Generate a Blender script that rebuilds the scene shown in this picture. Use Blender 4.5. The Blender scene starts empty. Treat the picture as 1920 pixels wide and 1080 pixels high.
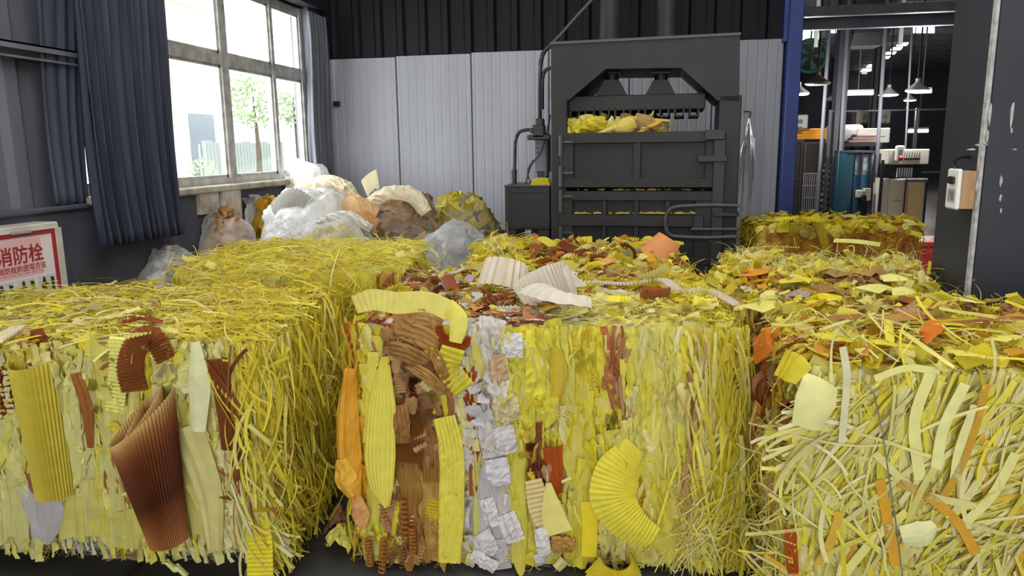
import bpy, math, random
import numpy as np
from mathutils import Matrix, Vector

SC = bpy.context.scene
COL = SC.collection
RNG = np.random.default_rng(7)
random.seed(7)
pi = math.pi

# ------------------------------------------------------------------ camera
CAM_H, FPX, PITCH, YAW, ROLL = 1.4, 1400.0, math.radians(10.6), math.radians(10.2), 0.012
_r0 = np.array([math.cos(YAW), math.sin(YAW), 0])
_f = np.array([-math.sin(YAW) * math.cos(PITCH), math.cos(YAW) * math.cos(PITCH), -math.sin(PITCH)])
_u0 = np.cross(_r0, _f)
_r = _r0 * math.cos(ROLL) - _u0 * math.sin(ROLL)
_u = np.cross(_r, _f)
CPOS = np.array([0, 0, CAM_H])
cam_data = bpy.data.cameras.new('camera')
cam_data.sensor_width = 36
cam_data.lens = 36 * FPX / 1920
cam_data.clip_end = 300
cam = bpy.data.objects.new('camera', cam_data)
COL.objects.link(cam)
cam.matrix_world = Matrix([[_r[0], _u[0], -_f[0], 0], [_r[1], _u[1], -_f[1], 0], [_r[2], _u[2], -_f[2], CAM_H], [0, 0, 0, 1]])
SC.camera = cam

# ------------------------------------------------------------------ light and exposure
SC.view_settings.view_transform = 'Standard'
SC.view_settings.look = 'None'
SC.view_settings.gamma = 1
SC.view_settings.use_curve_mapping = False
SC.view_settings.exposure = -0.46
world = bpy.data.worlds.new('overcast sky')
SC.world = world
world.use_nodes = True
_bg = world.node_tree.nodes['Background']
_bg.inputs[0].default_value = (0.93, 0.97, 1.0, 1)
_bg.inputs[1].default_value = 7.5


def area(name, loc, rot, sx, sy, power, color=(1, 1, 1)):
    d = bpy.data.lights.new(name, 'AREA')
    d.shape = 'RECTANGLE'
    d.size, d.size_y, d.energy, d.color = sx, sy, power, color
    o = bpy.data.objects.new(name, d)
    o.location = loc
    o.rotation_euler = rot
    COL.objects.link(o)
    return o


# added fill lights: at an unseen loading door behind the camera, and overhead
area('loading_door_fill', (0.6, -4.3, 2.3), (math.radians(78), 0, 0), 5.2, 3.2, 105, (1.0, 0.985, 0.95))
area('overhead_fill', (-0.1, 2.5, 4.0), (0, 0, 0), 5.0, 5.2, 300, (1.0, 0.99, 0.96))
# daylight entering at the window
area('window_daylight', (-3.75, 5.45, 1.95), (0, math.radians(-90), 0), 1.5, 3.2, 150, (0.95, 0.98, 1.0))


# ------------------------------------------------------------------ helpers
def ray(px, py):
    return _f + _r * (px - 960) / FPX + _u * (540 - py) / FPX


def at_z(px, py, z):
    d = ray(px, py)
    return CPOS + d * ((z - CAM_H) / d[2])


def at_y(px, py, y):
    d = ray(px, py)
    return CPOS + d * (y / d[1])


def at_x(px, py, x):
    d = ray(px, py)
    return CPOS + d * (x / d[0])


def srgb(r, g, b):
    f = lambda c: (c / 255 / 12.92) if c / 255 <= 0.04045 else ((c / 255 + 0.055) / 1.055) ** 2.4
    return (f(r), f(g), f(b))


def _lat(i, j, k, seed):
    h = (i * 374761393 + j * 668265263 + k * 2147483647 + seed * 1274126177) & 0xFFFFFFFF
    h = ((h ^ (h >> 13)) * 1274126177) & 0xFFFFFFFF
    h = (h ^ (h >> 16)) & 0xFFFFFFFF
    return h / 4294967295.0


def hash3(p, seed=0):
    i = np.floor(p).astype(np.int64)
    return _lat(i[..., 0], i[..., 1], i[..., 2], seed)


def vnoise(p, seed=0):
    """value noise in 0..1 at the rows of p"""
    i = np.floor(p).astype(np.int64)
    f = p - i
    f = f * f * (3 - 2 * f)
    out = 0
    for a in (0, 1):
        for b in (0, 1):
            for c in (0, 1):
                w = (f[..., 0] if a else 1 - f[..., 0]) * (f[..., 1] if b else 1 - f[..., 1]) * (f[..., 2] if c else 1 - f[..., 2])
                out = out + w * _lat(i[..., 0] + a, i[..., 1] + b, i[..., 2] + c, seed)
    return out


class NT:
    def __init__(self, name):
        self.m = bpy.data.materials.new(name)
        self.m.use_nodes = True
        self.t = self.m.node_tree
        self.b = self.t.nodes['Principled BSDF']

    def n(self, kind, **kw):
        x = self.t.nodes.new(kind)
        for k, v in kw.items():
            setattr(x, k, v)
        return x

    def l(self, a, b):
        self.t.links.new(a, b)

    def set(self, **kw):
        for k, v in kw.items():
            k = k.replace('_', ' ')
            self.b.inputs[k].default_value = (*v, 1) if isinstance(v, tuple) and len(v) == 3 else v

    def noise_color(self, c1, c2, scale, detail=5, stretch=(1, 1, 1), coord='Object', lo=0.35, hi=0.65):
        tc = self.n('ShaderNodeTexCoord')
        mp = self.n('ShaderNodeMapping')
        mp.inputs['Scale'].default_value = stretch
        nz = self.n('ShaderNodeTexNoise')
        nz.inputs['Scale'].default_value = scale
        nz.inputs['Detail'].default_value = detail
        rp = self.n('ShaderNodeValToRGB')
        rp.color_ramp.elements[0].position, rp.color_ramp.elements[1].position = lo, hi
        rp.color_ramp.elements[0].color, rp.color_ramp.elements[1].color = (*c1, 1), (*c2, 1)
        self.l(tc.outputs[coord], mp.inputs[0])
        self.l(mp.outputs[0], nz.inputs['Vector'])
        self.l(nz.outputs[0], rp.inputs[0])
        self.l(rp.outputs[0], self.b.inputs['Base Color'])
        return nz

    def bump(self, src, strength=0.2, dist=0.005):
        bp = self.n('ShaderNodeBump')
        bp.inputs['Strength'].default_value = strength
        bp.inputs['Distance'].default_value = dist
        self.l(src, bp.inputs['Height'])
        self.l(bp.outputs[0], self.b.inputs['Normal'])


def mat(name, c, rough=0.6, metal=0.0, c2=None, scale=6, stretch=(1, 1, 1), bump=0.0, spec=0.5, detail=5):
    t = NT(name)
    t.set(Roughness=rough, Metallic=metal)
    t.b.inputs['Specular IOR Level'].default_value = spec
    if c2 is None:
        t.set(Base_Color=c)
    else:
        nz = t.noise_color(c, c2, scale, detail, stretch)
        if bump:
            t.bump(nz.outputs[0], bump)
    return t.m


def emat(name, c, strength):
    t = NT(name)
    t.set(Base_Color=c, Emission_Color=c, Emission_Strength=strength)
    return t.m


def paper_material(name, source):
    t = NT(name)
    if source == 'object':
        s = t.n('ShaderNodeObjectInfo').outputs['Color']
    else:
        s = t.n('ShaderNodeAttribute', attribute_name='col').outputs['Color']
    tc = t.n('ShaderNodeTexCoord')
    nz = t.n('ShaderNodeTexNoise')
    nz.inputs['Scale'].default_value = 26
    nz.inputs['Detail'].default_value = 4
    t.l(tc.outputs['Object'], nz.inputs['Vector'])
    mr = t.n('ShaderNodeMapRange')
    mr.inputs['To Min'].default_value = 0.82
    mr.inputs['To Max'].default_value = 1.14
    t.l(nz.outputs[0], mr.inputs['Value'])
    mx = t.n('ShaderNodeMix', data_type='RGBA', blend_type='MULTIPLY')
    mx.inputs['Factor'].default_value = 1
    t.l(s, mx.inputs['A'])
    t.l(mr.outputs[0], mx.inputs['B'])
    col = mx.outputs['Result']
    t.l(col, t.b.inputs['Base Color'])
    t.set(Roughness=0.62)
    t.b.inputs['Specular IOR Level'].default_value = 0.18
    tr = t.n('ShaderNodeBsdfTranslucent')
    t.l(col, tr.inputs['Color'])
    ms = t.n('ShaderNodeMixShader')
    ms.inputs[0].default_value = 0.3
    out = t.t.nodes['Material Output']
    t.l(t.b.outputs[0], ms.inputs[1])
    t.l(tr.outputs[0], ms.inputs[2])
    t.l(ms.outputs[0], out.inputs['Surface'])
    return t.m


class MB:
    """collects shapes into one mesh"""

    def __init__(self):
        self.v, self.f = [], []

    def add(self, v, f):
        k = len(self.v)
        self.v += [tuple(map(float, p)) for p in v]
        self.f += [tuple(int(i) + k for i in q) for q in f]
        return self

    def box(self, c, s, rz=0.0, bev=0.0, M=None):
        x, y, z = s[0] / 2, s[1] / 2, s[2] / 2
        if bev <= 0:
            v = [(a * x, b * y, d * z) for d in (-1, 1) for b in (-1, 1) for a in (-1, 1)]
            f = [(0, 2, 3, 1), (4, 5, 7, 6), (0, 1, 5, 4), (2, 6, 7, 3), (0, 4, 6, 2), (1, 3, 7, 5)]
        else:
            b = min(bev, x * .9, y * .9, z * .9)
            ring = lambda xx, yy, zz, q: [(xx - q, -yy, zz), (xx, -yy + q, zz), (xx, yy - q, zz), (xx - q, yy, zz), (-xx + q, yy, zz), (-xx, yy - q, zz), (-xx, -yy + q, zz), (-xx + q, -yy, zz)]
            v = ring(x - b, y - b, -z, b * .3) + ring(x, y, -z + b, b) + ring(x, y, z - b, b) + ring(x - b, y - b, z, b * .3)
            f = [tuple(range(7, -1, -1)), tuple(range(24, 32))]
            for k in range(3):
                for i in range(8):
                    j = (i + 1) % 8
                    f.append((k * 8 + i, k * 8 + j, k * 8 + 8 + j, k * 8 + 8 + i))
        ca, sa = math.cos(rz), math.sin(rz)
        out = []
        for p in v:
            if M is not None:
                q = M @ Vector(p)
                out.append((q[0] + c[0], q[1] + c[1], q[2] + c[2]))
            else:
                out.append((c[0] + p[0] * ca - p[1] * sa, c[1] + p[0] * sa + p[1] * ca, c[2] + p[2]))
        return self.add(out, f)

    def span(self, a, b, bev=0.0):
        return self.box([(a[i] + b[i]) / 2 for i in range(3)], [abs(b[i] - a[i]) for i in range(3)], 0, bev)

    def lathe(self, c, prof, n=16, axis=None):
        """prof: (radius, height) pairs, about axis (default z)"""
        Q = Vector((0, 0, 1)).rotation_difference(Vector(axis)).to_matrix() if axis is not None else Matrix.Identity(3)
        v, f = [], []
        for r, h in prof:
            for i in range(n):
                a = 2 * pi * i / n
                q = Q @ Vector((r * math.cos(a), r * math.sin(a), h))
                v.append((c[0] + q[0], c[1] + q[1], c[2] + q[2]))
        m = len(prof)
        for k in range(m - 1):
            for i in range(n):
                j = (i + 1) % n
                f.append((k * n + i, k * n + j, k * n + n + j, k * n + n + i))
        f.append(tuple(range(n - 1, -1, -1)))
        f.append(tuple((m - 1) * n + i for i in range(n)))
        return self.add(v, f)

    def cyl(self, a, b, r, n=14, r2=None):
        a, b = Vector(a), Vector(b)
        d = b - a
        return self.lathe(a, [(r, 0), (r if r2 is None else r2, d.length)], n, d.normalized())

    def tube(self, pts, r, n=8, closed=False):
        P = [Vector(p) for p in pts]
        v, f = [], []
        up = Vector((0.13, 0.21, 0.97)).normalized()
        m = len(P)
        for i, p in enumerate(P):
            a = P[i - 1] if (i > 0 or closed) else p
            b = P[(i + 1) % m] if (i < m - 1 or closed) else p
            t = (b - a).normalized()
            s = t.cross(up)
            if s.length < 1e-3:
                s = t.cross(Vector((1, 0, 0)))
            s.normalize()
            w = s.cross(t)
            rr = r[i] if isinstance(r, (list, tuple)) else r
            for k in range(n):
                q = p + (s * math.cos(2 * pi * k / n) + w * math.sin(2 * pi * k / n)) * rr
                v.append(tuple(q))
        for i in range(m if closed else m - 1):
            i2 = (i + 1) % m
            for k in range(n):
                l = (k + 1) % n
                f.append((i * n + k, i * n + l, i2 * n + l, i2 * n + k))
        if not closed:
            f.append(tuple(range(n - 1, -1, -1)))
            f.append(tuple((m - 1) * n + k for k in range(n)))
        return self.add(v, f)

    def prism(self, poly, a, b, axis='y'):
        """poly: 2-D points; extruded from a to b along axis"""
        put = {'y': lambda p, t: (p[0], t, p[1]), 'x': lambda p, t: (t, p[0], p[1]), 'z': lambda p, t: (p[0], p[1], t)}[axis]
        n = len(poly)
        v = [put(p, a) for p in poly] + [put(p, b) for p in poly]
        f = [tuple(range(n)), tuple(range(2 * n - 1, n - 1, -1))]
        f += [(i, i + n, (i + 1) % n + n, (i + 1) % n) for i in range(n)]
        return self.add(v, f)

    def grid(self, P):
        n, m = P.shape[:2]
        idx = np.arange(n * m).reshape(n, m)
        f = np.stack([idx[:-1, :-1], idx[1:, :-1], idx[1:, 1:], idx[:-1, 1:]], -1).reshape(-1, 4)
        return self.add(P.reshape(-1, 3), f)

    def mesh(self, name, m=None, smooth=False):
        me = bpy.data.meshes.new(name)
        me.from_pydata(self.v, [], self.f)
        if m is not None:
            me.materials.append(m)
        if smooth:
            me.polygons.foreach_set('use_smooth', [True] * len(me.polygons))
            if smooth != 'all':
                me.set_sharp_from_angle(angle=math.radians(38))
        me.update()
        return me

    def build(self, name, m, parent=None, smooth=False, **tags):
        o = bpy.data.objects.new(name, self.mesh(name, m, smooth))
        COL.objects.link(o)
        if parent is not None:
            o.parent = parent
        for k, v in tags.items():
            o[k] = v
        return o


def thing(name, label, cat, loc=(0, 0, 0), rz=0.0, group=None):
    o = bpy.data.objects.new(name, None)
    o.empty_display_size = 0.1
    COL.objects.link(o)
    o.location = loc
    o.rotation_euler = (0, 0, rz)
    o['label'] = label
    o['category'] = cat
    if group:
        o['group'] = group
    return o


def tag(o, label, cat, group=None):
    o['label'] = label
    o['category'] = cat
    if group:
        o['group'] = group
    return o


def local(o, p):
    """world point -> coordinates of thing o (placed by location and a turn about z)"""
    q = np.asarray(p, float) - np.array(o.location)
    a = -o.rotation_euler[2]
    return np.array([q[0] * math.cos(a) - q[1] * math.sin(a), q[0] * math.sin(a) + q[1] * math.cos(a), q[2]])


def arc(pts, n=6):
    """smooth a polyline (Catmull-Rom)"""
    P = np.array(pts, float)
    P = np.vstack([2 * P[0] - P[1], P, 2 * P[-1] - P[-2]])
    out = []
    for i in range(1, len(P) - 2):
        for k in range(n):
            t = k / n
            a, b, c, d = P[i - 1:i + 3]
            out.append(0.5 * ((2 * b) + (c - a) * t + (2 * a - 5 * b + 4 * c - d) * t * t + (3 * b - a - 3 * c + d) * t ** 3))
    out.append(P[-2])
    return np.array(out)

# ------------------------------------------------------------------ materials
M = {}
M['wall_panel'] = mat('white wall panel', srgb(152, 152, 158), 0.55, c2=srgb(140, 140, 147), scale=2.5, stretch=(1, 1, .3))
M['wall_dark'] = mat('dark corrugated sheet', srgb(13, 14, 19), 0.65, c2=srgb(9, 10, 14), scale=4, stretch=(1, 1, .15), spec=.25)
M['wall_grey'] = mat('grey corrugated sheet', srgb(98, 99, 108), 0.5, c2=srgb(80, 81, 92), scale=4, stretch=(1, 1, .2))
M['dado'] = mat('dark grey painted masonry', srgb(74, 74, 84), 0.75, c2=srgb(60, 60, 70), scale=5)
M['floor'] = mat('worn dark concrete', srgb(66, 66, 68), 0.55, c2=srgb(36, 36, 38), scale=3.2, bump=0.25, detail=9)
M['hall_floor'] = mat('hall concrete', srgb(120, 112, 102), 0.35, c2=srgb(92, 86, 80), scale=1.2)
M['ceiling'] = mat('dark roof sheet', srgb(60, 60, 64), 0.7)
M['steel_grey'] = mat('grey painted purlin', srgb(110, 111, 116), 0.5, c2=srgb(92, 93, 98), scale=8)
M['steel_dark'] = mat('dark painted column', srgb(42, 43, 51), 0.55, c2=srgb(35, 36, 43), scale=3, bump=0.05)
M['blue_paint'] = mat('blue painted steel', srgb(14, 48, 128), 0.4, c2=srgb(10, 38, 106), scale=5)
M['frame_white'] = mat('dirty white window frame', srgb(190, 188, 182), 0.5, c2=srgb(150, 146, 138), scale=12)
M['sill_stone'] = mat('stained cement sill', srgb(186, 176, 160), 0.8, c2=srgb(136, 126, 112), scale=9)
M['curtain'] = mat('slate blue curtain cloth', srgb(72, 76, 90), 0.85, c2=srgb(60, 63, 76), scale=20, stretch=(1, 1, .1), spec=0.15)
M['curtain_grey'] = mat('grey curtain cloth', srgb(112, 113, 120), 0.85, c2=srgb(92, 93, 102), scale=20, stretch=(1, 1, .1), spec=0.15)
M['press'] = mat('charcoal press paint', srgb(41, 40, 38), 0.55, c2=srgb(35, 34, 33), scale=5, bump=0.03, spec=.3)
M['press_dark'] = mat('darker press paint', srgb(27, 26, 25), 0.55)
M['press_edge'] = mat('rubbed press edge', srgb(60, 59, 56), 0.5)
M['rubber'] = mat('black rubber hose', srgb(24, 24, 25), 0.5)
M['chrome'] = mat('bright wire', srgb(190, 190, 192), 0.25, metal=0.9)
M['wire'] = mat('dull baling wire', srgb(150, 150, 146), 0.4, metal=0.7)
M['white_plastic'] = mat('white plastic', srgb(226, 226, 222), 0.4)
M['pale_metal'] = mat('beige painted metal', srgb(196, 190, 178), 0.45, c2=srgb(176, 169, 156), scale=8)
M['red_paint'] = mat('red frame', srgb(150, 38, 44), 0.45)
M['poster'] = mat('poster paper', srgb(222, 210, 206), 0.6)
M['poster_pink'] = mat('poster pink print', srgb(222, 172, 170), 0.6)
M['red_ink'] = mat('red print', srgb(146, 36, 36), 0.6)
M['ink'] = mat('dark print', srgb(40, 44, 52), 0.6)
M['ink_grey'] = mat('grey print', srgb(150, 150, 146), 0.6)
M['wood'] = mat('raw wood block', srgb(176, 138, 98), 0.6, c2=srgb(150, 112, 76), scale=14, stretch=(1, 1, .1))
M['black'] = mat('black plastic', srgb(20, 20, 22), 0.45)
M['machine_white'] = mat('off white machine paint', srgb(196, 190, 178), 0.4)
M['machine_blue'] = mat('blue machine paint', srgb(34, 106, 150), 0.4)
M['machine_teal'] = mat('dark teal paint', srgb(20, 60, 74), 0.5)
M['cage'] = mat('dark wire cage', srgb(50, 44, 38), 0.6)
M['pallet'] = mat('stacked grey boards', srgb(150, 142, 130), 0.7)
M['orange_cloth'] = mat('orange cloth', srgb(228, 158, 50), 0.8)
M['beige_cloth'] = mat('beige paper web', srgb(222, 188, 128), 0.7)
M['lamp_lit'] = emat('lit lamp', (1.0, 0.99, 0.95), 9)
M['tube_lit'] = emat('lit tube', (1.0, 1.0, 0.98), 7)
M['sky_light'] = emat('daylit roof light', (0.93, 0.97, 0.95), 5)
M['lamp_shade'] = mat('dull lamp shade', srgb(120, 108, 96), 0.5)
M['red_plastic'] = mat('red plastic', srgb(190, 30, 30), 0.4)
M['green_paint'] = mat('green fan', srgb(30, 110, 84), 0.5)
M['out_white'] = mat('sunlit white render', srgb(236, 236, 234), 0.8)
M['out_door'] = mat('grey shutter', srgb(132, 140, 150), 0.7)
M['out_fence'] = mat('pale fence sheet', srgb(170, 178, 182), 0.7)
M['out_ground'] = mat('grass verge', srgb(170, 176, 120), 0.9, c2=srgb(196, 190, 160), scale=2)
M['leaf'] = mat('hazed leaf green', srgb(184, 198, 168), 0.7)  # leaves and fence paled in colour to imitate haze and glare outside
M['bark'] = mat('bark', srgb(96, 84, 70), 0.9)
M['yellow_post'] = mat('yellow paint', srgb(224, 200, 40), 0.6)
M['scrape'] = mat('scraped paint', srgb(190, 188, 186), 0.7, c2=srgb(150, 148, 148), scale=30)


def glass_material(name, tint, gloss=0.06):
    t = NT(name)
    tr = t.n('ShaderNodeBsdfTransparent')
    tr.inputs[0].default_value = (*tint, 1)
    gl = t.n('ShaderNodeBsdfGlossy')
    gl.inputs['Roughness'].default_value = 0.05
    ms = t.n('ShaderNodeMixShader')
    ms.inputs[0].default_value = gloss
    t.l(tr.outputs[0], ms.inputs[1])
    t.l(gl.outputs[0], ms.inputs[2])
    t.l(ms.outputs[0], t.t.nodes['Material Output'].inputs['Surface'])
    return t.m


M['glass'] = glass_material('window glass', (0.97, 0.98, 0.98))


def film_material(name, color, clear, rough=0.22):
    """crumpled plastic film: part clear, part milky, with sharp glints"""
    t = NT(name)
    t.set(Base_Color=color, Roughness=rough)
    t.b.inputs['Specular IOR Level'].default_value = 0.9
    tr = t.n('ShaderNodeBsdfTransparent')
    tl = t.n('ShaderNodeBsdfTranslucent')
    tl.inputs[0].default_value = (*color, 1)
    m1 = t.n('ShaderNodeMixShader')
    m1.inputs[0].default_value = 0.45
    t.l(t.b.outputs[0], m1.inputs[1])
    t.l(tl.outputs[0], m1.inputs[2])
    m2 = t.n('ShaderNodeMixShader')
    m2.inputs[0].default_value = clear
    t.l(m1.outputs[0], m2.inputs[1])
    t.l(tr.outputs[0], m2.inputs[2])
    t.l(m2.outputs[0], t.t.nodes['Material Output'].inputs['Surface'])
    tc = t.n('ShaderNodeTexCoord')
    nz = t.n('ShaderNodeTexNoise')
    nz.inputs['Scale'].default_value = 11
    nz.inputs['Detail'].default_value = 6
    t.l(tc.outputs['Object'], nz.inputs['Vector'])
    t.bump(nz.outputs[0], 1.0, 0.05)
    return t.m


M['film_white'] = film_material('milky plastic film', srgb(244, 244, 244), 0.14)
M['film_clear'] = film_material('clear plastic film', srgb(236, 234, 230), 0.64)
M['film_thin'] = film_material('thin clear film', srgb(240, 238, 232), 0.8)
M['film_grey'] = film_material('grey clear film', srgb(206, 206, 206), 0.38)
M['paper'] = paper_material('paper', 'object')
M['paper_mix'] = paper_material('mixed paper', 'attribute')

# ------------------------------------------------------------------ the room
XL, YB, XR, YF, ZC = -3.23, 7.3, 3.7, -4.5, 4.2
S = dict(kind='structure')
floor = MB().span((XL - .15, YF, -.2), (XR + .1, YB + .2, 0)).build('floor', M['floor'], **S)
# joints between the floor slabs, seen at the foot of the nearest bales
jm = MB()
for y in np.arange(-3.4, 7.2, 1.05):
    jm.span((XL, y, 0.0005), (XR, y + .014, .002))
for x in np.arange(-3.0, 3.6, 1.3):
    jm.span((x, YF, 0.0005), (x + .014, YB, .002))
jm.build('slab_joint', M['black'], floor)
ceil_ = MB().span((XL - .2, YF, ZC), (XR + .2, YB + .2, ZC + .15)).build('ceiling', M['ceiling'], **S)
for y in np.arange(-3.5, 7.2, 1.5):
    MB().span((XL, y, ZC - .18), (XR, y + .07, ZC)).build('purlin', M['steel_grey'], ceil_)

# left wall: dado, corrugated sheets around the window opening
WY0, WY1, WZ0, WZ1 = 3.86, 7.0, 1.15, 2.72
wl = MB()
wl.span((XL - .15, YF, 0), (XL + .02, YB, 1.1))
wl.span((XL - .15, YF, 1.1), (XL - .04, WY0, ZC))
wl.span((XL - .15, WY0, WZ1), (XL - .04, WY1, ZC))
wl.span((XL - .15, WY1, 1.1), (XL - .02, YB, ZC))
wall_left = wl.build('wall_left', M['dado'], **S)


def corrugated(x0, x1, z0, z1, pitch=.2, depth=.03):
    """profile sheet in the plane y=0, ribs towards -y"""
    xs, ys = [], []
    x = x0
    while x < x1 - 1e-6:
        for dx, dy in ((0, 0), (.55, 0), (.66, -1), (.89, -1)):
            xx = x + dx * pitch
            if xx <= x1:
                xs.append(xx)
                ys.append(dy * depth)
        x += pitch
    xs.append(x1)
    ys.append(0)
    n = len(xs)
    v = [(a, b, z0) for a, b in zip(xs, ys)] + [(a, b, z1) for a, b in zip(xs, ys)]
    return MB().add(v, [(i, i + 1, n + i + 1, n + i) for i in range(n - 1)])


def turned(mb, fn):
    mb.v = [fn(p) for p in mb.v]
    return mb


onleft = lambda p: (XL - .035 - p[1], p[0], p[2])
for a in np.arange(YF, WY0 - .3, 1.05):
    turned(corrugated(a, min(a + 1.05, WY0), 1.1, ZC, .35, .025), onleft).build('panel', M['wall_grey'], wall_left)
for a in np.arange(WY0, WY1, 1.05):
    turned(corrugated(a, min(a + 1.05, WY1), WZ1, ZC, .35, .025), onleft).build('panel', M['wall_dark'], wall_left)
MB().span((XL - .15, YF, 1.085), (XL + .05, WY0, 1.115), .008).build('ledge', M['dado'], wall_left)
t1 = MB()
t1.span((XL - .03, YF, 1.885), (XL + .06, 3.9, 1.895)).span((XL - .03, YF, 1.885), (XL + .0, 3.9, 1.965)).span((XL + .05, YF, 1.93), (XL + .06, 3.9, 1.965)).span((XL - .03, YF, 1.955), (XL + .06, 3.9, 1.965))
t1.build('trim_1', M['steel_grey'], **S)
MB().span((XL - .02, YF, 2.735), (XL + .12, YB - .03, 2.80)).build('trim_2', M['steel_dark'], **S)
MB().span((XL - .15, 6.99, 1.1), (XL + .035, YB - .03, 2.735)).build('trim_3', M['wall_grey'], **S)

# window_1: frame, four lights wide and two high, a pane in each
xw = XL - .07
ym = [at_x(px, 200, xw)[1] for px in (306, 421, 512)]
window = MB()
for y, w in ((WY0 + .02, .05), (ym[0], .06), (ym[1], .10), (ym[2], .05), (WY1 - .03, .06)):
    window.span((xw - .035, y - w / 2, WZ0), (xw + .035, y + w / 2, WZ1))
for z, w in ((WZ0 + .025, .05), (2.105, .085), (WZ1 - .03, .06)):
    window.span((xw - .03, WY0, z - w / 2), (xw + .03, WY1, z + w / 2))
window = window.build('window_1', M['frame_white'], **S)
edges = [(WY0 + .02, .05), (ym[0], .06), (ym[1], .10), (ym[2], .05), (WY1 - .03, .06)]
for (a, wa), (b, wb) in zip(edges[:-1], edges[1:]):
    a, b = a + wa / 2, b - wb / 2
    for z0, z1 in ((WZ0 + .05, 2.0625), (2.1475, WZ1 - .06)):
        MB().span((xw - .004, a + .01, z0 + .01), (xw + .004, b - .01, z1 - .01)).build('pane', M['glass'], window)
        fr = MB()
        for (p, q) in (((a, z0), (a + .022, z1)), ((b - .022, z0), (b, z1)), ((a, z0), (b, z0 + .022)), ((a, z1 - .022), (b, z1))):
            fr.span((xw - .018, p[0], p[1]), (xw + .018, q[0], q[1]))
        fr.build('sash', M['frame_white'], window)
MB().span((XL - .15, WY0, 1.1), (XL + .07, WY1, 1.15), .01).build('sill', M['sill_stone'], window)
MB().span((XL + .021, 4.95, .95), (XL + .05, 5.2, 1.1)).span((XL + .021, 5.24, .7), (XL + .06, 5.5, 1.1)).build('trim_4', M['sill_stone'], **S)

# back wall: white ribbed panels below, dark sheet above
wall_back = MB().span((XL - .15, YB, 0), (1.34, YB + .15, ZC)).span((1.34, YB, 3.5), (XR + .1, YB + .15, ZC)).build('wall_back', M['wall_dark'], **S)


def ribbed(x0, x1, z0, z1):
    xs, ys = [x0], [0.0]
    n = max(2, int((x1 - x0) / .077))
    for i in range(n):
        a = x0 + (x1 - x0) * (i + .5) / n
        xs += [a - .01, a - .004, a + .004, a + .01]
        ys += [-.012, -.0095, -.0095, -.012]
    xs = [x0, x0 + .006] + xs[1:] + [x1 - .006, x1]
    ys = [0, -.012] + ys[1:] + [-.012, 0]
    k = len(xs)
    v = [(a, YB - .01 + b, z0) for a, b in zip(xs, ys)] + [(a, YB - .01 + b, z1) for a, b in zip(xs, ys)] + [(xs[0], YB, z1), (xs[-1], YB, z1)]
    return MB().add(v, [(i, i + 1, k + i + 1, k + i) for i in range(k - 1)] + [tuple(range(k, 2 * k)) + (2 * k + 1, 2 * k)])


sx = -2.44
seams = [XL + .02] + [sx + .755 * k for k in range(5)] + [1.19]
for a, b in zip(seams[:-1], seams[1:]):
    ribbed(a + .003, b - .003, 0, 2.29 + .012 * (a + 3)).build('panel', M['wall_panel'], wall_back)
for a in np.arange(XL, 1.3, .9):
    b = min(a + .9, 1.33)
    turned(corrugated(a, b, 2.3 + .01 * (a + 3), ZC, .225, .03), lambda p: (p[0], YB - .004 + p[1], p[2])).build('sheet', M['wall_dark'], wall_back)
MB().span((XL, YB - .05, 0), (1.19, YB - .02, .1)).build('baseboard_back', M['dado'], **S)
# blue gate column beside the opening
blue = MB().span((1.2, 7.12, 0), (1.315, 7.3, 3.6), .006).build('trim_5', M['blue_paint'], **S)
MB().span((1.165, 7.2, 2.3), (1.2, 7.3, 3.6)).build('flange', M['blue_paint'], blue)
# right wall of the room, and walls either side of the loading door behind the camera
MB().span((XR, YF, 0), (XR + .1, YB, ZC)).build('wall_right', M['wall_dark'], **S)
MB().span((XL - .15, YF - .1, 0), (-2.0, YF, ZC)).span((3.2, YF - .1, 0), (XR + .1, YF, ZC)).span((-2.0, YF - .1, 3.95), (3.2, YF, ZC)).build('wall_front', M['wall_dark'], **S)

# dark steel column at the right, with a switch box on it
PX0, PY0, PY1 = 1.272, 3.2, 3.6
col = MB()
col.span((PX0, PY0 + .03, 0), (PX0 + .03, PY1, ZC))
col.span((PX0 + .03, PY0 + .18, 0), (PX0 + .5, PY0 + .22, ZC))
column = col.build('trim_6', M['steel_dark'], **S)
MB().span((PX0, PY0, 0), (PX0 + .012, PY0 + .03, ZC)).build('edge_strip', M['scrape'], column)
MB().span((PX0 + .014, PY0 - .01, 0), (PX0 + .5, PY0 + .005, ZC)).build('cover_plate', M['steel_dark'], column)
def chip(px, py, w, h):
    p = at_y(px, py, PY0 - .0115)
    k = 9
    a = np.linspace(0, 2 * pi, k, endpoint=False)
    rr = RNG.uniform(.55, 1.0, k)
    m = MB().prism([(p[0] + math.cos(t) * w * q, p[2] + math.sin(t) * h * q) for t, q in zip(a, rr)], p[1], p[1] + .003)
    m.build('paint_scrape', M['scrape'], column)
for q in ((1856, 215, .006, .05), (1852, 255, .005, .035), (1897, 215, .007, .07), (1838, 272, .03, .006), (1822, 280, .02, .004), (1848, 268, .012, .01), (1903, 280, .01, .004), (1832, 348, .005, .03), (1830, 385, .003, .02), (1877, 340, .006, .03), (1876, 372, .006, .02), (1877, 395, .004, .012), (1897, 245, .005, .012)):
    chip(*q)

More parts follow.
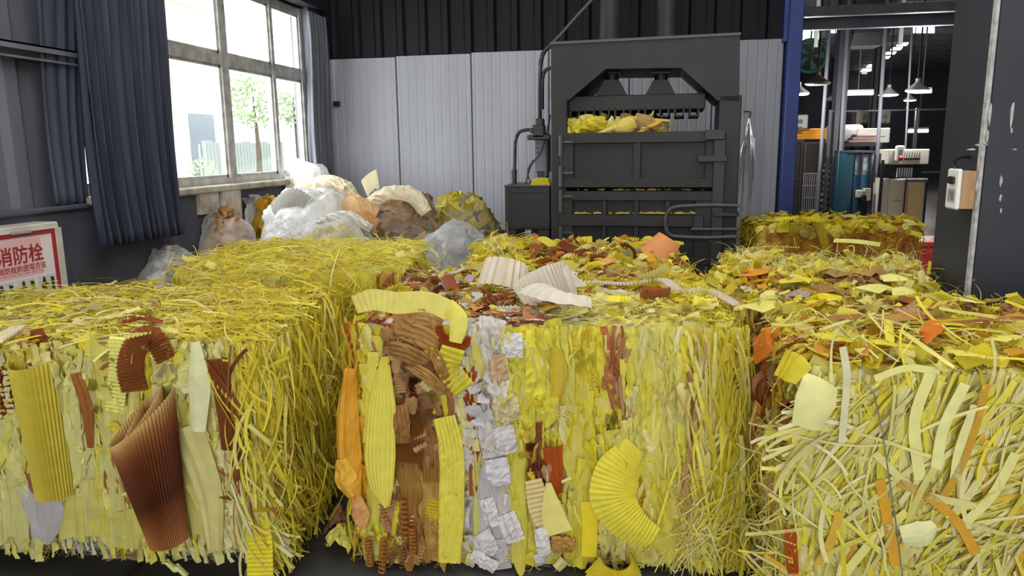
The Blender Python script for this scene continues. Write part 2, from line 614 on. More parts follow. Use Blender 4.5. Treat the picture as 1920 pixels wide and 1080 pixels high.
# ------------------------------------------------------------------ hall beyond the opening
HY1, HX0, HX1, HZ = 36.0, -2.0, 17.0, 4.6
hall_floor = MB().span((XL, YB + .2, -.2), (HX1, HY1, 0)).build('floor_hall', M['hall_floor'], **S)
hc = MB().span((HX0, YB + .15, HZ), (HX1, HY1, HZ + .2)).build('ceiling_hall', M['ceiling'], **S)
for y in np.arange(9, 36, 1.35):
    MB().span((HX0, y, HZ - .16), (HX1, y + .09, HZ)).build('purlin', M['steel_grey'], hc)
MB().span((HX0, HY1, 0), (HX1, HY1 + .1, HZ)).build('wall_hall_back', mat('hall end wall', srgb(96, 98, 108), .7), **S)
MB().span((HX1, YB, 0), (HX1 + .1, HY1, HZ)).span((XR + .1, YB, 0), (HX1, YB + .15, HZ)).build('wall_hall_right', M['wall_dark'], **S)
MB().span((HX0 - .1, YB, 0), (HX0, HY1, HZ)).build('wall_hall_left', M['wall_dark'], **S)
MB().span((HX0, YB + .15, ZC), (HX1, YB + .2, HZ)).build('wall_hall_front', M['wall_dark'], **S)
lane = MB()
p, q = at_z(1478, 372, 0), at_z(1600, 402, 0)
lane.add([(p[0], p[1], .004), (p[0], p[1] - .25, .004), (q[0], q[1] - .12, .004), (q[0], q[1], .004)], [(0, 1, 2, 3)])
lane.build('lane_line', mat('worn lane paint', srgb(170, 150, 90), .7), hall_floor)

# ------------------------------------------------------------------ paper: palettes
PAL = {k: [(np.array(srgb(*c)), w) for c, w in v] for k, v in {
    'pale': [((220, 211, 126), 6), ((217, 207, 112), 4), ((224, 216, 146), 3), ((220, 208, 98), 1.5)],
    'cream': [((222, 213, 152), 5), ((218, 208, 136), 4), ((226, 220, 174), 2)],
    'lemon': [((223, 209, 70), 6), ((219, 202, 58), 4), ((225, 214, 88), 4), ((213, 190, 50), 1.5)],
    'deep': [((207, 185, 52), 5), ((199, 173, 44), 3), ((215, 197, 66), 4)],
    'gold': [((218, 170, 54), 5), ((208, 152, 46), 3), ((222, 185, 66), 3)],
    'orange': [((200, 132, 66), 4), ((184, 114, 58), 3), ((210, 150, 72), 3), ((168, 98, 54), 2)],
    'rust': [((156, 94, 58), 4), ((136, 78, 48), 3), ((176, 114, 72), 3), ((116, 68, 46), 1)],
    'kraft': [((188, 147, 97), 5), ((175, 133, 85), 4), ((200, 161, 111), 3), ((150, 109, 68), 2)],
    'white': [((214, 208, 203), 5), ((206, 199, 199), 4), ((218, 213, 202), 3), ((200, 190, 174), 2)],
}.items()}
MIXES = {
    'jumble': [('lemon', 4), ('pale', 3), ('kraft', 1.2), ('rust', .9), ('gold', .8), ('orange', .7), ('white', .7)],
    'brownjumble': [('kraft', 2), ('rust', 2.4), ('lemon', 2), ('orange', 1.2), ('white', 1.2), ('pale', 1)],
    'yellowjumble': [('lemon', 6), ('pale', 4), ('deep', 2), ('gold', .8), ('kraft', .5), ('rust', .3)],
    'palemix': [('pale', 6), ('cream', 4), ('lemon', 1.5)],
    'lemonmix': [('lemon', 6), ('deep', 2), ('pale', 2)],
    'palelemon': [('pale', 5), ('lemon', 4), ('cream', 2)],
    'straw': [('pale', 2), ('deep', 3), ('lemon', 5)],
    'orangeshred': [('orange', 5), ('gold', 8), ('rust', 1)],
    'goldmix': [('gold', 6), ('lemon', 3), ('orange', 1)],
    'whitemix': [('white', 8), ('pale', 1), ('cream', 1)],
    'brownmix': [('kraft', 6), ('rust', 2)],
    'rustmix': [('rust', 6), ('kraft', 1), ('orange', 1)],
    'darkmix': [('rust', 3), ('kraft', 4), ('gold', 3), ('orange', 2), ('lemon', 1)],
}
for k in list(PAL):
    MIXES.setdefault(k, [(k, 1)])


def flat_mix(name):
    cols, w = [], []
    tot = sum(x for _, x in MIXES[name])
    for k, x in MIXES[name]:
        s = sum(b for _, b in PAL[k])
        for c, b in PAL[k]:
            cols.append(c)
            w.append(x / tot * b / s)
    return np.array(cols), np.cumsum(w)


FLAT = {k: flat_mix(k) for k in MIXES}


def pick(mix, r):
    c, w = FLAT[mix]
    return c[np.minimum(np.searchsorted(w, r), len(c) - 1)]


# ------------------------------------------------------------------ paper: shapes of one piece, length 1 along x, lying in the xy plane
def ribbon(C, W, across=2):
    """C centre line (n,3), W half width vectors (n,3)"""
    ts = np.linspace(-1, 1, across)
    return C[:, None, :] + W[:, None, :] * ts[None, :, None]


def walk(n, bend, curl, rng):
    """a centre line that wanders: bend in the plane, curl out of it"""
    t = np.linspace(-1, 1, n)
    a = np.cumsum(rng.normal(0, bend * .35, n)) + t * rng.normal(0, bend * 5) + (t * t - .4) * rng.normal(0, bend * 4)
    b = np.cumsum(rng.normal(0, curl * .3, n)) - t * abs(rng.normal(0, curl * 4)) + rng.normal(0, curl)
    d = np.stack([np.cos(a) * np.cos(b), np.sin(a) * np.cos(b), np.sin(b)], -1)
    C = np.vstack([[0, 0, 0], np.cumsum(d, 0)]) / n
    C -= C.mean(0)
    return C


def gen_strip(rng, ratio, bend=.12, curl=.14, n=12, twist=.9):
    C = walk(n, bend, curl, rng)
    T = np.gradient(C, axis=0)
    T /= np.linalg.norm(T, axis=1)[:, None]
    tw = np.linspace(-.5, .5, n + 1) * rng.normal(0, twist) * 2 + rng.normal(0, .3)
    N = np.array([0, 0, 1.0])
    S = np.cross(N, T)
    S /= np.linalg.norm(S, axis=1)[:, None]
    N2 = np.cross(T, S)
    W = (S * np.cos(tw)[:, None] + N2 * np.sin(tw)[:, None]) * ratio / 2
    return ribbon(C, W)


def gen_flake(rng, ratio, n=13, k=3):
    x = np.linspace(-.5, .5, n)
    y = np.linspace(-.5, .5, k) * ratio
    P = np.zeros((n, k, 3))
    P[..., 0] = x[:, None] + rng.normal(0, .008, (n, k))
    P[..., 1] = y[None] * rng.uniform(.45, 1.15, (n, 1)) + np.cumsum(rng.normal(0, .012, n))[:, None]
    P[..., 2] = rng.normal(0, .012, (n, k)) + (.25 * ratio * (1 - (np.linspace(-1, 1, k) ** 2)))[None] * rng.normal(.6, 1)
    return P


def gen_chip(rng, ratio, n=4, k=4):
    x = np.linspace(-.5, .5, n)
    y = np.linspace(-.5, .5, k) * ratio
    P = np.zeros((n, k, 3))
    P[..., 0] = x[:, None] * rng.uniform(.75, 1.05, (1, k))
    P[..., 1] = y[None] * rng.uniform(.75, 1.05, (n, 1)) + x[:, None] * rng.normal(0, .2)
    P[..., 2] = rng.normal(0, .02, (n, k)) + rng.normal(0, .35) * x[:, None] ** 2 + rng.normal(0, .3) * y[None] ** 2 + rng.normal(0, .3) * x[:, None] * y[None]
    return P


def gen_pleat(rng, ratio, n=10, amp=.04, arcang=0.6):
    """an accordion strip: folds across the length, bowed"""
    m = 2 * n + 1
    t = np.linspace(-.5, .5, m)
    z = amp * np.where(np.arange(m) % 2, 1, -1)
    ang = t * arcang
    R = 1 / max(abs(arcang), .05)
    P = np.zeros((m, 3, 3))
    for j, s in enumerate((-.5, 0, .5)):
        P[:, j, 0] = np.sin(ang) * (R + z)
        P[:, j, 1] = s * ratio + rng.normal(0, .004, m) + .03 * np.sin(t * 3 + j)
        P[:, j, 2] = (np.cos(ang) * (R + z) - R) * (1 if arcang > 0 else -1)
    return P


def gen_wad(rng, ratio, n=6):
    """a tight block of folded sheet: zigzag profile with depth, its fold edges showing"""
    m = 2 * n + 1
    y = np.linspace(-.5, .5, m) * ratio
    z = np.where(np.arange(m) % 2, .5, -.5) * ratio * rng.uniform(.45, .8)
    P = np.zeros((3, m, 3))
    sh = rng.normal(0, .12)
    for i, x in enumerate((-.5, 0, .5)):
        P[i, :, 0] = x + rng.normal(0, .02, m)
        P[i, :, 1] = y + sh * x * x
        P[i, :, 2] = z * rng.uniform(.9, 1.1, m)
    return P


def gen_coil(rng, ratio, n=34):
    t = np.linspace(0, 1, n)
    a = t * 2 * pi * 5.5
    C = np.stack([t - .5, np.cos(a) * .1, np.sin(a) * .1], -1)
    W = np.tile(np.array([[.035, 0, 0]]), (n, 1))
    return ribbon(C, W)


def lib(fn, count, ratios, **kw):
    out = []
    for i in range(count):
        rng = np.random.default_rng(1000 + i * 17 + len(fn.__name__))
        out.append(fn(rng, ratios[i % len(ratios)], **kw))
    return out


SHAPES = {
    'strip': lib(gen_strip, 24, (.013, .017, .022, .03), bend=.08, curl=.08, twist=.5),
    'tangle': lib(gen_strip, 24, (.011, .015, .02), bend=.2, curl=.16, n=16, twist=.6),
    'slat': lib(gen_strip, 20, (.024, .034, .046), bend=.04, curl=.025, n=11, twist=.12),
    'flake': lib(gen_flake, 24, (.045, .065, .09, .14)),
    'chip': lib(gen_chip, 20, (.6, .8, 1.0, .45)),
    'pleat': [x for a in (.3, 1.2, -.6, 2.4) for x in lib(gen_pleat, 5, (.22, .35, .5), arcang=a)],
    'wad': lib(gen_wad, 16, (.4, .55, .7)),
    'coil': lib(gen_coil, 4, (1,)),
}
PART_NAME = {'strip': 'paper_strip', 'tangle': 'paper_shred', 'slat': 'paper_band', 'flake': 'paper_fold', 'chip': 'paper_scrap', 'pleat': 'pleated_strip', 'wad': 'folded_wad', 'coil': 'paper_coil'}


def grid_faces(n, m):
    idx = np.arange(n * m).reshape(n, m)
    return np.stack([idx[:-1, :-1], idx[1:, :-1], idx[1:, 1:], idx[:-1, 1:]], -1).reshape(-1, 4)


SHARED = {}
for k, L in SHAPES.items():
    SHARED[k] = []
    for P in L:
        me = bpy.data.meshes.new(PART_NAME[k])
        me.from_pydata(P.reshape(-1, 3).tolist(), [], grid_faces(*P.shape[:2]).tolist())
        me.materials.append(M['paper'])
        if k in ('strip', 'tangle', 'slat', 'coil'):
            me.polygons.foreach_set('use_smooth', [True] * len(me.polygons))
        SHARED[k].append(me)


def numpy_mesh(name, V, Fq, colors, material, smooth=False):
    me = bpy.data.meshes.new(name)
    nv, nf = len(V), len(Fq)
    me.vertices.add(nv)
    me.vertices.foreach_set('co', V.astype(np.float32).ravel())
    me.loops.add(nf * 4)
    me.loops.foreach_set('vertex_index', Fq.astype(np.int32).ravel())
    me.polygons.add(nf)
    me.polygons.foreach_set('loop_start', np.arange(0, nf * 4, 4, dtype=np.int32))
    me.polygons.foreach_set('loop_total', np.full(nf, 4, dtype=np.int32))
    if smooth:
        me.polygons.foreach_set('use_smooth', np.ones(nf, dtype=bool))
    at = me.attributes.new('col', 'FLOAT_COLOR', 'POINT')
    at.data.foreach_set('color', np.hstack([colors, np.ones((nv, 1))]).astype(np.float32).ravel())
    me.materials.append(material)
    me.update(calc_edges=True)
    me.validate()
    return me


# ------------------------------------------------------------------ bales
FACES = {  # name: (right, up, normal) in bale space
    'front': ((1, 0, 0), (0, 0, 1), (0, -1, 0)),
    'back': ((-1, 0, 0), (0, 0, 1), (0, 1, 0)),
    'top': ((1, 0, 0), (0, 1, 0), (0, 0, 1)),
    'right': ((0, 1, 0), (0, 0, 1), (1, 0, 0)),
    'left': ((0, -1, 0), (0, 0, 1), (-1, 0, 0)),
}


class Bale:
    def __init__(self, label, fl, ang, w, d, h, zones, rough=.012, fold=.5, group='baled paper offcuts', name='paper_bale', lift=.012, step=.013, lean=0.0, tuck=0.0):
        self.lean, self.tuck = lean, tuck
        a = math.radians(ang)
        c = (fl[0] + math.cos(a) * w / 2 - math.sin(a) * d / 2, fl[1] + math.sin(a) * w / 2 + math.cos(a) * d / 2)
        self.o = thing(name, label, 'bale', (c[0], c[1], 0), a, group)
        self.w, self.d, self.h, self.lift, self.zones = w, d, h, lift, zones
        self.seed = int(abs(fl[0] * 1000) + abs(fl[1] * 100))
        self.rng = np.random.default_rng(self.seed)
        self.rough, self.fold = rough, fold
        self.r = .04
        self.acc = []
        self.core(step)

    # face coordinates a (right) and b (up) in 0..1
    def dims(self, face):
        return {'front': (self.w, self.h - self.lift), 'back': (self.w, self.h - self.lift), 'top': (self.w, self.d), 'left': (self.d, self.h - self.lift), 'right': (self.d, self.h - self.lift)}[face]

    def box_point(self, face, a, b):
        R, U, N = (np.array(x, float) for x in FACES[face])
        sx, sy = self.dims(face)
        half = np.array([self.w / 2, self.d / 2, (self.h - self.lift) / 2])
        c = np.array([0, 0, self.lift + half[2]])
        dn = abs(N) @ half
        return c + N * dn + R * ((np.asarray(a)[..., None] - .5) * sx) + U * ((np.asarray(b)[..., None] - .5) * sy)

    def surface(self, P):
        """round the box and displace; returns points and normals"""
        half = np.array([self.w / 2, self.d / 2, (self.h - self.lift) / 2])
        c = np.array([0, 0, self.lift + half[2]])
        q = P - c
        inner = np.clip(q, -(half - self.r), half - self.r)
        n = q - inner
        l = np.linalg.norm(n, axis=-1, keepdims=True)
        n = n / np.maximum(l, 1e-6)
        p = c + inner + n * self.r
        side = 1 - np.abs(n[..., 2])
        sc = np.stack([p[..., 0] * 24, p[..., 1] * 24, p[..., 2] * 3.4], -1)
        wv_ = vnoise(p * 7, 5)[..., None] * np.array([3.2, 3.2, 0])
        v1 = 1 - np.abs(vnoise(sc + wv_, self.seed) * 2 - 1) ** .7
        v2 = 1 - np.abs(vnoise(sc * np.array([2.3, 2.3, 1.6]) + wv_, self.seed + 1) * 2 - 1) ** .7
        v = (v1 + .6 * v2)
        crump = vnoise(p * 22, self.seed + 2) + .6 * vnoise(p * 47, self.seed + 3)
        low = vnoise(p * 4.2, self.seed + 4) - .5
        dsp = (.7 - v) * self.rough * 1.5 * side * self.fold + (crump / 1.6 - .5) * self.rough * 2 * (1 - side * self.fold) + low * .05
        q = p + n * dsp[..., None]
        zz = np.clip(q[..., 2], 0, self.h)
        fr = np.clip(.5 - q[..., 1] / self.d, 0, 1)
        q[..., 1] += fr * (self.tuck * np.clip(1 - zz / .2, 0, 1) ** 1.5 - self.lean * (1 - zz / self.h))
        return q, n

    def colors(self, face, a, b, r, jitter=.045):
        """paper hue at face coordinates; r random in 0..1"""
        sx, sy = self.dims(face)
        q = np.stack([a * sx * 7, b * sy * 4, np.zeros_like(a) + 3.3], -1)
        aa = a + (vnoise(q, self.seed + 11) - .5) * jitter * 2
        bb = b + (vnoise(q + 37, self.seed + 12) - .5) * jitter * 2
        out = np.zeros(a.shape + (3,))
        for z in self.zones.get(face, self.zones['all']):
            a0, a1, b0, b1, mix = z[:5]
            prob = z[5] if len(z) > 5 else 1.0
            m = (aa >= a0) & (aa <= a1) & (bb >= b0) & (bb <= b1)
            if prob < 1:
                m &= (hash3(np.stack([a * sx * 31, b * sy * 17, r * 997], -1), self.seed + len(mix)) < prob)
            if m.any():
                out[m] = pick(mix, r[m])
        return out

    def core(self, step):
        V, Fq, Cc = [], [], []
        k = 0
        for face in FACES:
            sx, sy = self.dims(face)
            st = {'front': step, 'back': step * 4}.get(face, max(step, .012))
            n, m = max(8, int(sx / st)), max(8, int(sy / st))
            a, b = np.meshgrid(np.linspace(0, 1, n), np.linspace(0, 1, m), indexing='ij')
            P, _ = self.surface(self.box_point(face, a, b))
            cell = np.stack([np.floor(a * sx / .035 + 2 * vnoise(np.stack([a * 9, b * 5, a * 0], -1), 3)), np.floor(b * sy / (.035 if face == 'top' else .13) + 2 * vnoise(np.stack([a * 11, b * 8, a * 0 + 4], -1), 4)), a * 0], -1)
            c = self.colors(face, a, b, hash3(cell, self.seed + 5)) * (.9 + .2 * vnoise(P * 30, 8))[..., None]
            V.append(P.reshape(-1, 3))
            Cc.append(c.reshape(-1, 3))
            Fq.append(grid_faces(n, m) + k)
            k += n * m
        me = numpy_mesh('compressed_core', np.vstack(V), np.vstack(Fq), np.vstack(Cc) * .93, M['paper_mix'])
        o = bpy.data.objects.new('compressed_core', me)
        COL.objects.link(o)
        o.parent = self.o

    def scatter(self, face, kind, n, size, nobj=0, region=(0, 1, 0, 1), ang=(90, 15), roll=12, tilt=8, off=(.0, .015), mix=None, flow=0.0, jit=.05, foot=0.0):
        """n loose pieces on a face: the nobj largest as parts of their own, the rest joined"""
        rng = self.rng
        a = rng.uniform(region[0], region[1], n)
        b = rng.uniform(region[2], region[3], n)
        L = rng.uniform(0, 1, n) ** 1.6 * (size[1] - size[0]) + size[0]
        if abs(ang[0] - 90) < 35 and face != 'top':
            hl = .5 * L / self.dims(face)[1] * .96
            b = np.clip(b, np.minimum(hl + foot, .5), np.maximum(1.0 - hl, .5))
        P, N = self.surface(self.box_point(face, a, b))
        R, U, N0 = (np.array(x, float) for x in FACES[face])
        n_ = N + (N0 - N) * .3
        n_ /= np.linalg.norm(n_, axis=1)[:, None]
        th = np.radians(rng.normal(ang[0], ang[1], n) + flow * 2 * (vnoise(P * 5, self.seed + 21) - .5) + flow * (vnoise(P * 12, self.seed + 22) - .5))
        X = np.cos(th)[:, None] * R + np.sin(th)[:, None] * U
        X -= n_ * (X * n_).sum(1)[:, None]
        X /= np.linalg.norm(X, axis=1)[:, None]
        Y = np.cross(n_, X)
        ti = np.radians(rng.normal(0, tilt, n))
        ct, st = np.cos(ti)[:, None], np.sin(ti)[:, None]
        X, Z = X * ct + n_ * st, n_ * ct - X * st
        ro = np.radians(rng.normal(0, roll, n))
        cr, sr = np.cos(ro)[:, None], np.sin(ro)[:, None]
        Y, Z = Y * cr + Z * sr, Z * cr - Y * sr
        P = P + n_ * (rng.uniform(off[0], off[1], n) + np.abs(st[:, 0]) * L * .35)[:, None]
        r = np.where(rng.uniform(0, 1, n) < (.65 if kind == 'flake' else .3), hash3(np.stack([a * self.dims(face)[0] / .06, b * self.dims(face)[1] / .2, a * 0], -1), self.seed + 31), rng.uniform(0, 1, n))
        C = self.colors(face, a, b, r) if mix is None else pick(mix, r)
        C = np.clip(C * rng.normal(1, jit, (n, 1)), 0, .95)
        var = rng.integers(0, len(SHAPES[kind]), n)
        order = np.argsort(-L)
        objs, rest = order[:nobj], order[nobj:]
        for i in objs:
            me = SHARED[kind][var[i]]
            o = bpy.data.objects.new(PART_NAME[kind], me)
            o.parent = self.o
            x, y, z = X[i] * L[i], Y[i] * L[i], Z[i] * L[i]
            p = P[i]
            o.matrix_basis = Matrix(((x[0], y[0], z[0], p[0]), (x[1], y[1], z[1], p[1]), (x[2], y[2], z[2], p[2]), (0, 0, 0, 1)))
            o.color = (*C[i], 1)
            COL.objects.link(o)
        for v in range(len(SHAPES[kind])):
            s = rest[var[rest] == v]
            if not len(s):
                continue
            G = SHAPES[kind][v]
            nv = G.shape[0] * G.shape[1]
            g = G.reshape(-1, 3)
            W = P[s][:, None] + L[s][:, None, None] * (g[None, :, :1] * X[s][:, None] + g[None, :, 1:2] * Y[s][:, None] + g[None, :, 2:] * Z[s][:, None])
            fq = grid_faces(*G.shape[:2])
            self.acc.append((W.reshape(-1, 3), fq, len(s), nv, np.repeat(C[s], nv, 0)))
        return self

    def loose(self, name='shredded_paper'):
        V, Fq, Cc, k = [], [], [], 0
        for W, fq, n, nv, C in self.acc:
            V.append(W)
            Cc.append(C)
            Fq.append((fq[None] + (np.arange(n) * nv)[:, None, None]).reshape(-1, 4) + k)
            k += len(W)
        V = np.vstack(V)
        V[:, 2] = np.maximum(V[:, 2], .004)
        me = numpy_mesh(name, V, np.vstack(Fq), np.vstack(Cc), M['paper_mix'])
        o = bpy.data.objects.new(name, me)
        COL.objects.link(o)
        o.parent = self.o
        o['kind'] = 'stuff'
        self.acc = []

    # ---- single large pieces, laid out on a face of the bale
    def on(self, px, py, face='front', off=0.0):
        o = self.o
        d = ray(px, py)
        c, s = math.cos(-o.rotation_euler[2]), math.sin(-o.rotation_euler[2])
        dl = np.array([d[0] * c - d[1] * s, d[0] * s + d[1] * c, d[2]])
        p0 = local(o, CPOS)
        N = np.array(FACES[face][2], float)
        dn = {'front': self.d / 2, 'back': self.d / 2, 'left': self.w / 2, 'right': self.w / 2, 'top': self.h}[face] + off
        if face == 'front':
            t = (-dn - self.lean + self.lean * p0[2] / self.h - p0[1]) / (dl[1] - self.lean * dl[2] / self.h)
        else:
            t = (dn - p0 @ N) / (dl @ N)
        return p0 + dl * t

    def piece(self, name, P, color, label=None, smooth=False):
        r, g, b = color
        if r > 190 and b < 130:
            color = (r * .975, g * .965, b + (r - b) * .05)
        elif 135 < r <= 205 and r - b > 45:
            color = (r, min(255, g * 1.02), b * .84)
        elif b > 185:
            color = (r * .93, g * .92, b * .92)
        mb = MB().grid(P)
        me = mb.mesh(name, M['paper'], 'all' if smooth else False)
        o = bpy.data.objects.new(name, me)
        o.color = (*srgb(*color), 1)
        o.parent = self.o
        COL.objects.link(o)
        if label:
            o['label'] = label
        return o

    def roll(self, name, base, axis, L, r0, r1, phi, n, color, amp=.003, shrink=0.0, slant=0.0, dip=0.0, label=None, side=None, m=7, grad=None, smooth=False, wob=.0):
        """a rolled or bowed pleated sheet about an axis; phi = (from, to) degrees, r0 at the base, r1 at the far end"""
        A = np.array(axis, float)
        A /= np.linalg.norm(A)
        Sd = np.array(side if side is not None else (1, 0, 0), float)
        Sd = Sd - A * (Sd @ A)
        Sd /= np.linalg.norm(Sd)
        T = np.cross(A, Sd)
        k = 2 * n + 1
        ph = np.radians(np.linspace(phi[0], phi[1], k))
        u = np.linspace(0, 1, k)
        t = np.linspace(0, 1, m)
        rr = (r0 + (r1 - r0) * t)[:, None] * (1 - shrink * u)[None] + amp * np.where(np.arange(k) % 2, 1, -1)[None]
        if wob:
            rr = rr * (1 + wob * (vnoise(np.stack([u * 7, u * 0 + r0 * 90, u * 0], -1), 3) - .5)[None] * 2)
        h = t[:, None] * L + (slant * np.cos(ph) + dip * np.sin(ph))[None] * (1 - t)[:, None]
        P = np.array(base)[None, None] + A * h[..., None] + Sd * (rr * np.cos(ph)[None])[..., None] + T * (rr * np.sin(ph)[None])[..., None]
        o = self.piece(name, P, color, label, smooth)
        if grad is not None:
            g = np.array([srgb(*c[1]) for c in grad])
            q = np.array([c[0] for c in grad])
            cc = np.stack([np.interp(np.repeat(t, k), q, g[:, j]) for j in range(3)], -1)
            at = o.data.attributes.new('col', 'FLOAT_COLOR', 'POINT')
            at.data.foreach_set('color', np.hstack([cc, np.ones((len(cc), 1))]).astype(np.float32).ravel())
            o.data.materials[0] = M['paper_mix']
        return o

    def wrinkled(self, x0, y0, x1, y1, color, off=.014, amp=.016, skew=0, face='front', name='wrinkled_sheet', fine=1.0):
        """a sheet crushed into upright wrinkles, ragged at its edges"""
        A, B_, D_ = self.on(x0, y0, face, off), self.on(x1, y0, face, off), self.on(x0 + skew, y1, face, off)
        ex, ey = B_ - A, D_ - A
        w, h = np.linalg.norm(ex), np.linalg.norm(ey)
        n, m = max(8, int(w / .0055)), max(8, int(h / .014))
        u, v = np.meshgrid(np.linspace(0, 1, n), np.linspace(0, 1, m), indexing='ij')
        sd = x0 * .13 + y0 * .07
        q = np.stack([u * w * 1.0, v * h, u * 0 + sd], -1)
        rag = (vnoise(np.stack([v * h * 14, u * 0 + sd, u * 0 + (u > .5) * 9], -1), 5) - .5) * .35 * np.abs(2 * u - 1) ** 3
        rag2 = (vnoise(np.stack([u * w * 26, u * 0 + sd, (v > .5) * 9.0], -1), 6) - .5) * .3 * np.abs(2 * v - 1) ** 4
        P = A + ex * (u + rag * np.sign(u - .5))[..., None] + ey * (v + rag2 * np.sign(v - .5))[..., None]
        warp = vnoise(q * 9, 3)[..., None] * np.array([1.8, 0, 0])
        r1 = 1 - np.abs(2 * vnoise(q * np.array([42, 3.6, 1]) * fine + warp, 7) - 1)
        r2 = 1 - np.abs(2 * vnoise(q * np.array([95, 9, 1]) * fine + warp * 2, 8) - 1)
        bumps = vnoise(q * np.array([24, 22, 1]), 9)
        N = np.array(FACES[face][2], float)
        hgt = amp * (r1 * 1.1 + r2 * .55 + .6 * bumps - 1.1) + .012 * (vnoise(q * 5, 4) - .5) - .006 * np.abs(2 * u - 1) ** 4
        P = P + N * hgt[..., None]
        r, g, b = color
        return self.piece(name, P, (r, g, b - 16 if r - b > 50 else b))

    def sheet(self, name, pts, color, face='front', off=.03, cross=0, along=0, amp=.006, bow=.0, label=None, n=None, na=None, crumple=.0, lift=None, smooth=False):
        """a sheet along pts = [(px, py, width px[, extra lift])]: `along` folds run down its length, `cross` folds run across it"""
        C, Wd, Lf = [], [], []
        for q in pts:
            C.append(self.on(q[0], q[1], face, off + (q[3] if len(q) > 3 else 0)))
            s = np.linalg.norm(local(self.o, CPOS) - C[-1]) / FPX * (1 if face != 'top' else 1)
            Wd.append(q[2] * s)
        C, Wd = np.array(C), np.array(Wd)
        m = max(n or 0, 2 * cross + 1, 10)
        seg = np.concatenate([[0], np.cumsum(np.linalg.norm(np.diff(C, axis=0), axis=1))])
        sm = arc(C, 10)
        ss = np.concatenate([[0], np.cumsum(np.linalg.norm(np.diff(sm, axis=0), axis=1))])
        t = np.linspace(0, ss[-1], m)
        CC = np.stack([np.interp(t, ss, sm[:, k]) for k in range(3)], -1)
        WW = np.interp(t / ss[-1], seg / seg[-1], Wd)
        k = max(na or 0, 2 * along + 1, 5 if bow else 3)
        N = np.array(FACES[face][2], float)
        T = np.gradient(CC, axis=0)
        T /= np.linalg.norm(T, axis=1)[:, None]
        Sd = np.cross(T, N)
        Sd /= np.linalg.norm(Sd, axis=1)[:, None]
        Nn = np.cross(Sd, T)
        e = np.linspace(-1, 1, k)
        P = CC[:, None] + Sd[:, None] * (WW[:, None] / 2 * e[None])[..., None]
        h = bow * (1 - e ** 2)[None] * np.ones((m, 1))
        if cross:
            h = h + amp * np.where(np.arange(m) % 2, 1, -1)[:, None]
        if along:
            h = h + amp * np.where(np.arange(k) % 2, 1, -1)[None]
        if crumple:
            h = h + self.rng.normal(0, crumple, (m, k))
        P = P + Nn[:, None] * h[..., None]
        return self.piece(name, P, color, label, smooth)


# ------------------------------------------------------------------ the seven bales
# --- nearest at the left
A = Bale('pale yellow shredded paper bale with a brown pleated cone in its front', (-2.455, 1.86), 9, 1.3, .88, .825, {
    'all': [(-1, 2, -1, 2, 'palelemon')],
    'front': [(-1, 2, -1, 2, 'palemix'), (.41, .46, .3, .9, 'rust', .6), (.46, .56, -1, .75, 'cream'), (.46, .57, .02, .2, 'white', .85),
              (.56, .75, -1, 2, 'palelemon'), (.60, .635, .4, .78, 'rust', .7), (.7, .8, .02, .16, 'white', .5), (.905, .955, .35, .85, 'rust', .55),
              (.95, 2, -1, 2, 'straw'), (.88, .99, -1, .3, 'cream', .7), (.62, .9, .9, 2, 'rust', .1)],
    'right': [(-1, 2, -1, 2, 'straw'), (-1, 2, -1, .3, 'deep', .5)],
    'top': [(-1, 2, -1, 2, 'straw'), (-1, .7, -1, 2, 'palemix', .45), (.2, .9, -1, 2, 'kraft', .08)],
}, rough=.015, fold=.95, step=.007, tuck=.17, lift=.035)
A.scatter('front', 'flake', 950, (.05, .26), 300, (.36, 1, .12, .93), (90, 7), 14, 3, (0, .008), flow=8, foot=.07)
A.scatter('front', 'chip', 420, (.015, .05), 110, (.36, 1, .06, 1), (60, 50), 22, 14, (0, .016))
A.scatter('front', 'chip', 260, (.02, .055), 80, (.36, 1, .8, 1), (60, 50), 25, 18, (.004, .02))
A.scatter('front', 'wad', 90, (.02, .05), 60, (.42, 1, .72, 1), (80, 40), 30, 20, (.0, .02))
A.scatter('front', 'tangle', 400, (.04, .1), 60, (.36, 1, .03, .16), (70, 60), 40, 30, (.0, .02))
A.scatter('front', 'strip', 500, (.15, .4), 90, (.94, 1.02, .05, 1), (93, 14), 20, 5, (.0, .025), flow=20)
A.scatter('right', 'strip', 1700, (.16, .46), 190, (0, 1, .05, .97), (95, 14), 22, 5, (.0, .05), flow=26)
A.scatter('right', 'slat', 160, (.2, .45), 90, (0, 1, .05, .9), (93, 12), 20, 5, (.02, .06), flow=20)
A.scatter('right', 'tangle', 500, (.12, .34), 90, (0, 1, 0, .8), (90, 30), 30, 12, (.01, .06), flow=30)
A.scatter('top', 'flake', 1300, (.04, .16), 0, (.15, 1, 0, 1), (10, 40), 14, 5, (0, .012))
A.scatter('top', 'chip', 500, (.02, .07), 60, (.3, 1, 0, 1), (0, 60), 14, 8, (0, .015))
A.scatter('top', 'strip', 1300, (.06, .3), 0, (.2, 1.0, 0, 1), (20, 40), 20, 4, (0, .02), flow=50)
A.scatter('top', 'tangle', 800, (.06, .22), 60, (.55, 1.03, 0, 1), (40, 70), 30, 10, (0, .03))
A.scatter('top', 'wad', 60, (.025, .06), 40, (.35, .8, 0, .4), (30, 60), 25, 14, (0, .02))
A.scatter('front', 'flake', 500, (.06, .28), 0, (0, .37, .12, .95), (90, 8), 14, 3, (0, .01), flow=8, foot=.07)
A.scatter('front', 'chip', 200, (.02, .06), 0, (0, .37, .1, 1), (60, 50), 22, 14, (0, .016))
A.scatter('left', 'flake', 500, (.06, .28), 0, (0, 1, .05, .97), (90, 8), 16, 4, (0, .012), flow=10)
A.scatter('top', 'chip', 120, (.02, .07), 0, (0, .3, 0, 1), (0, 60), 14, 8, (0, .015))
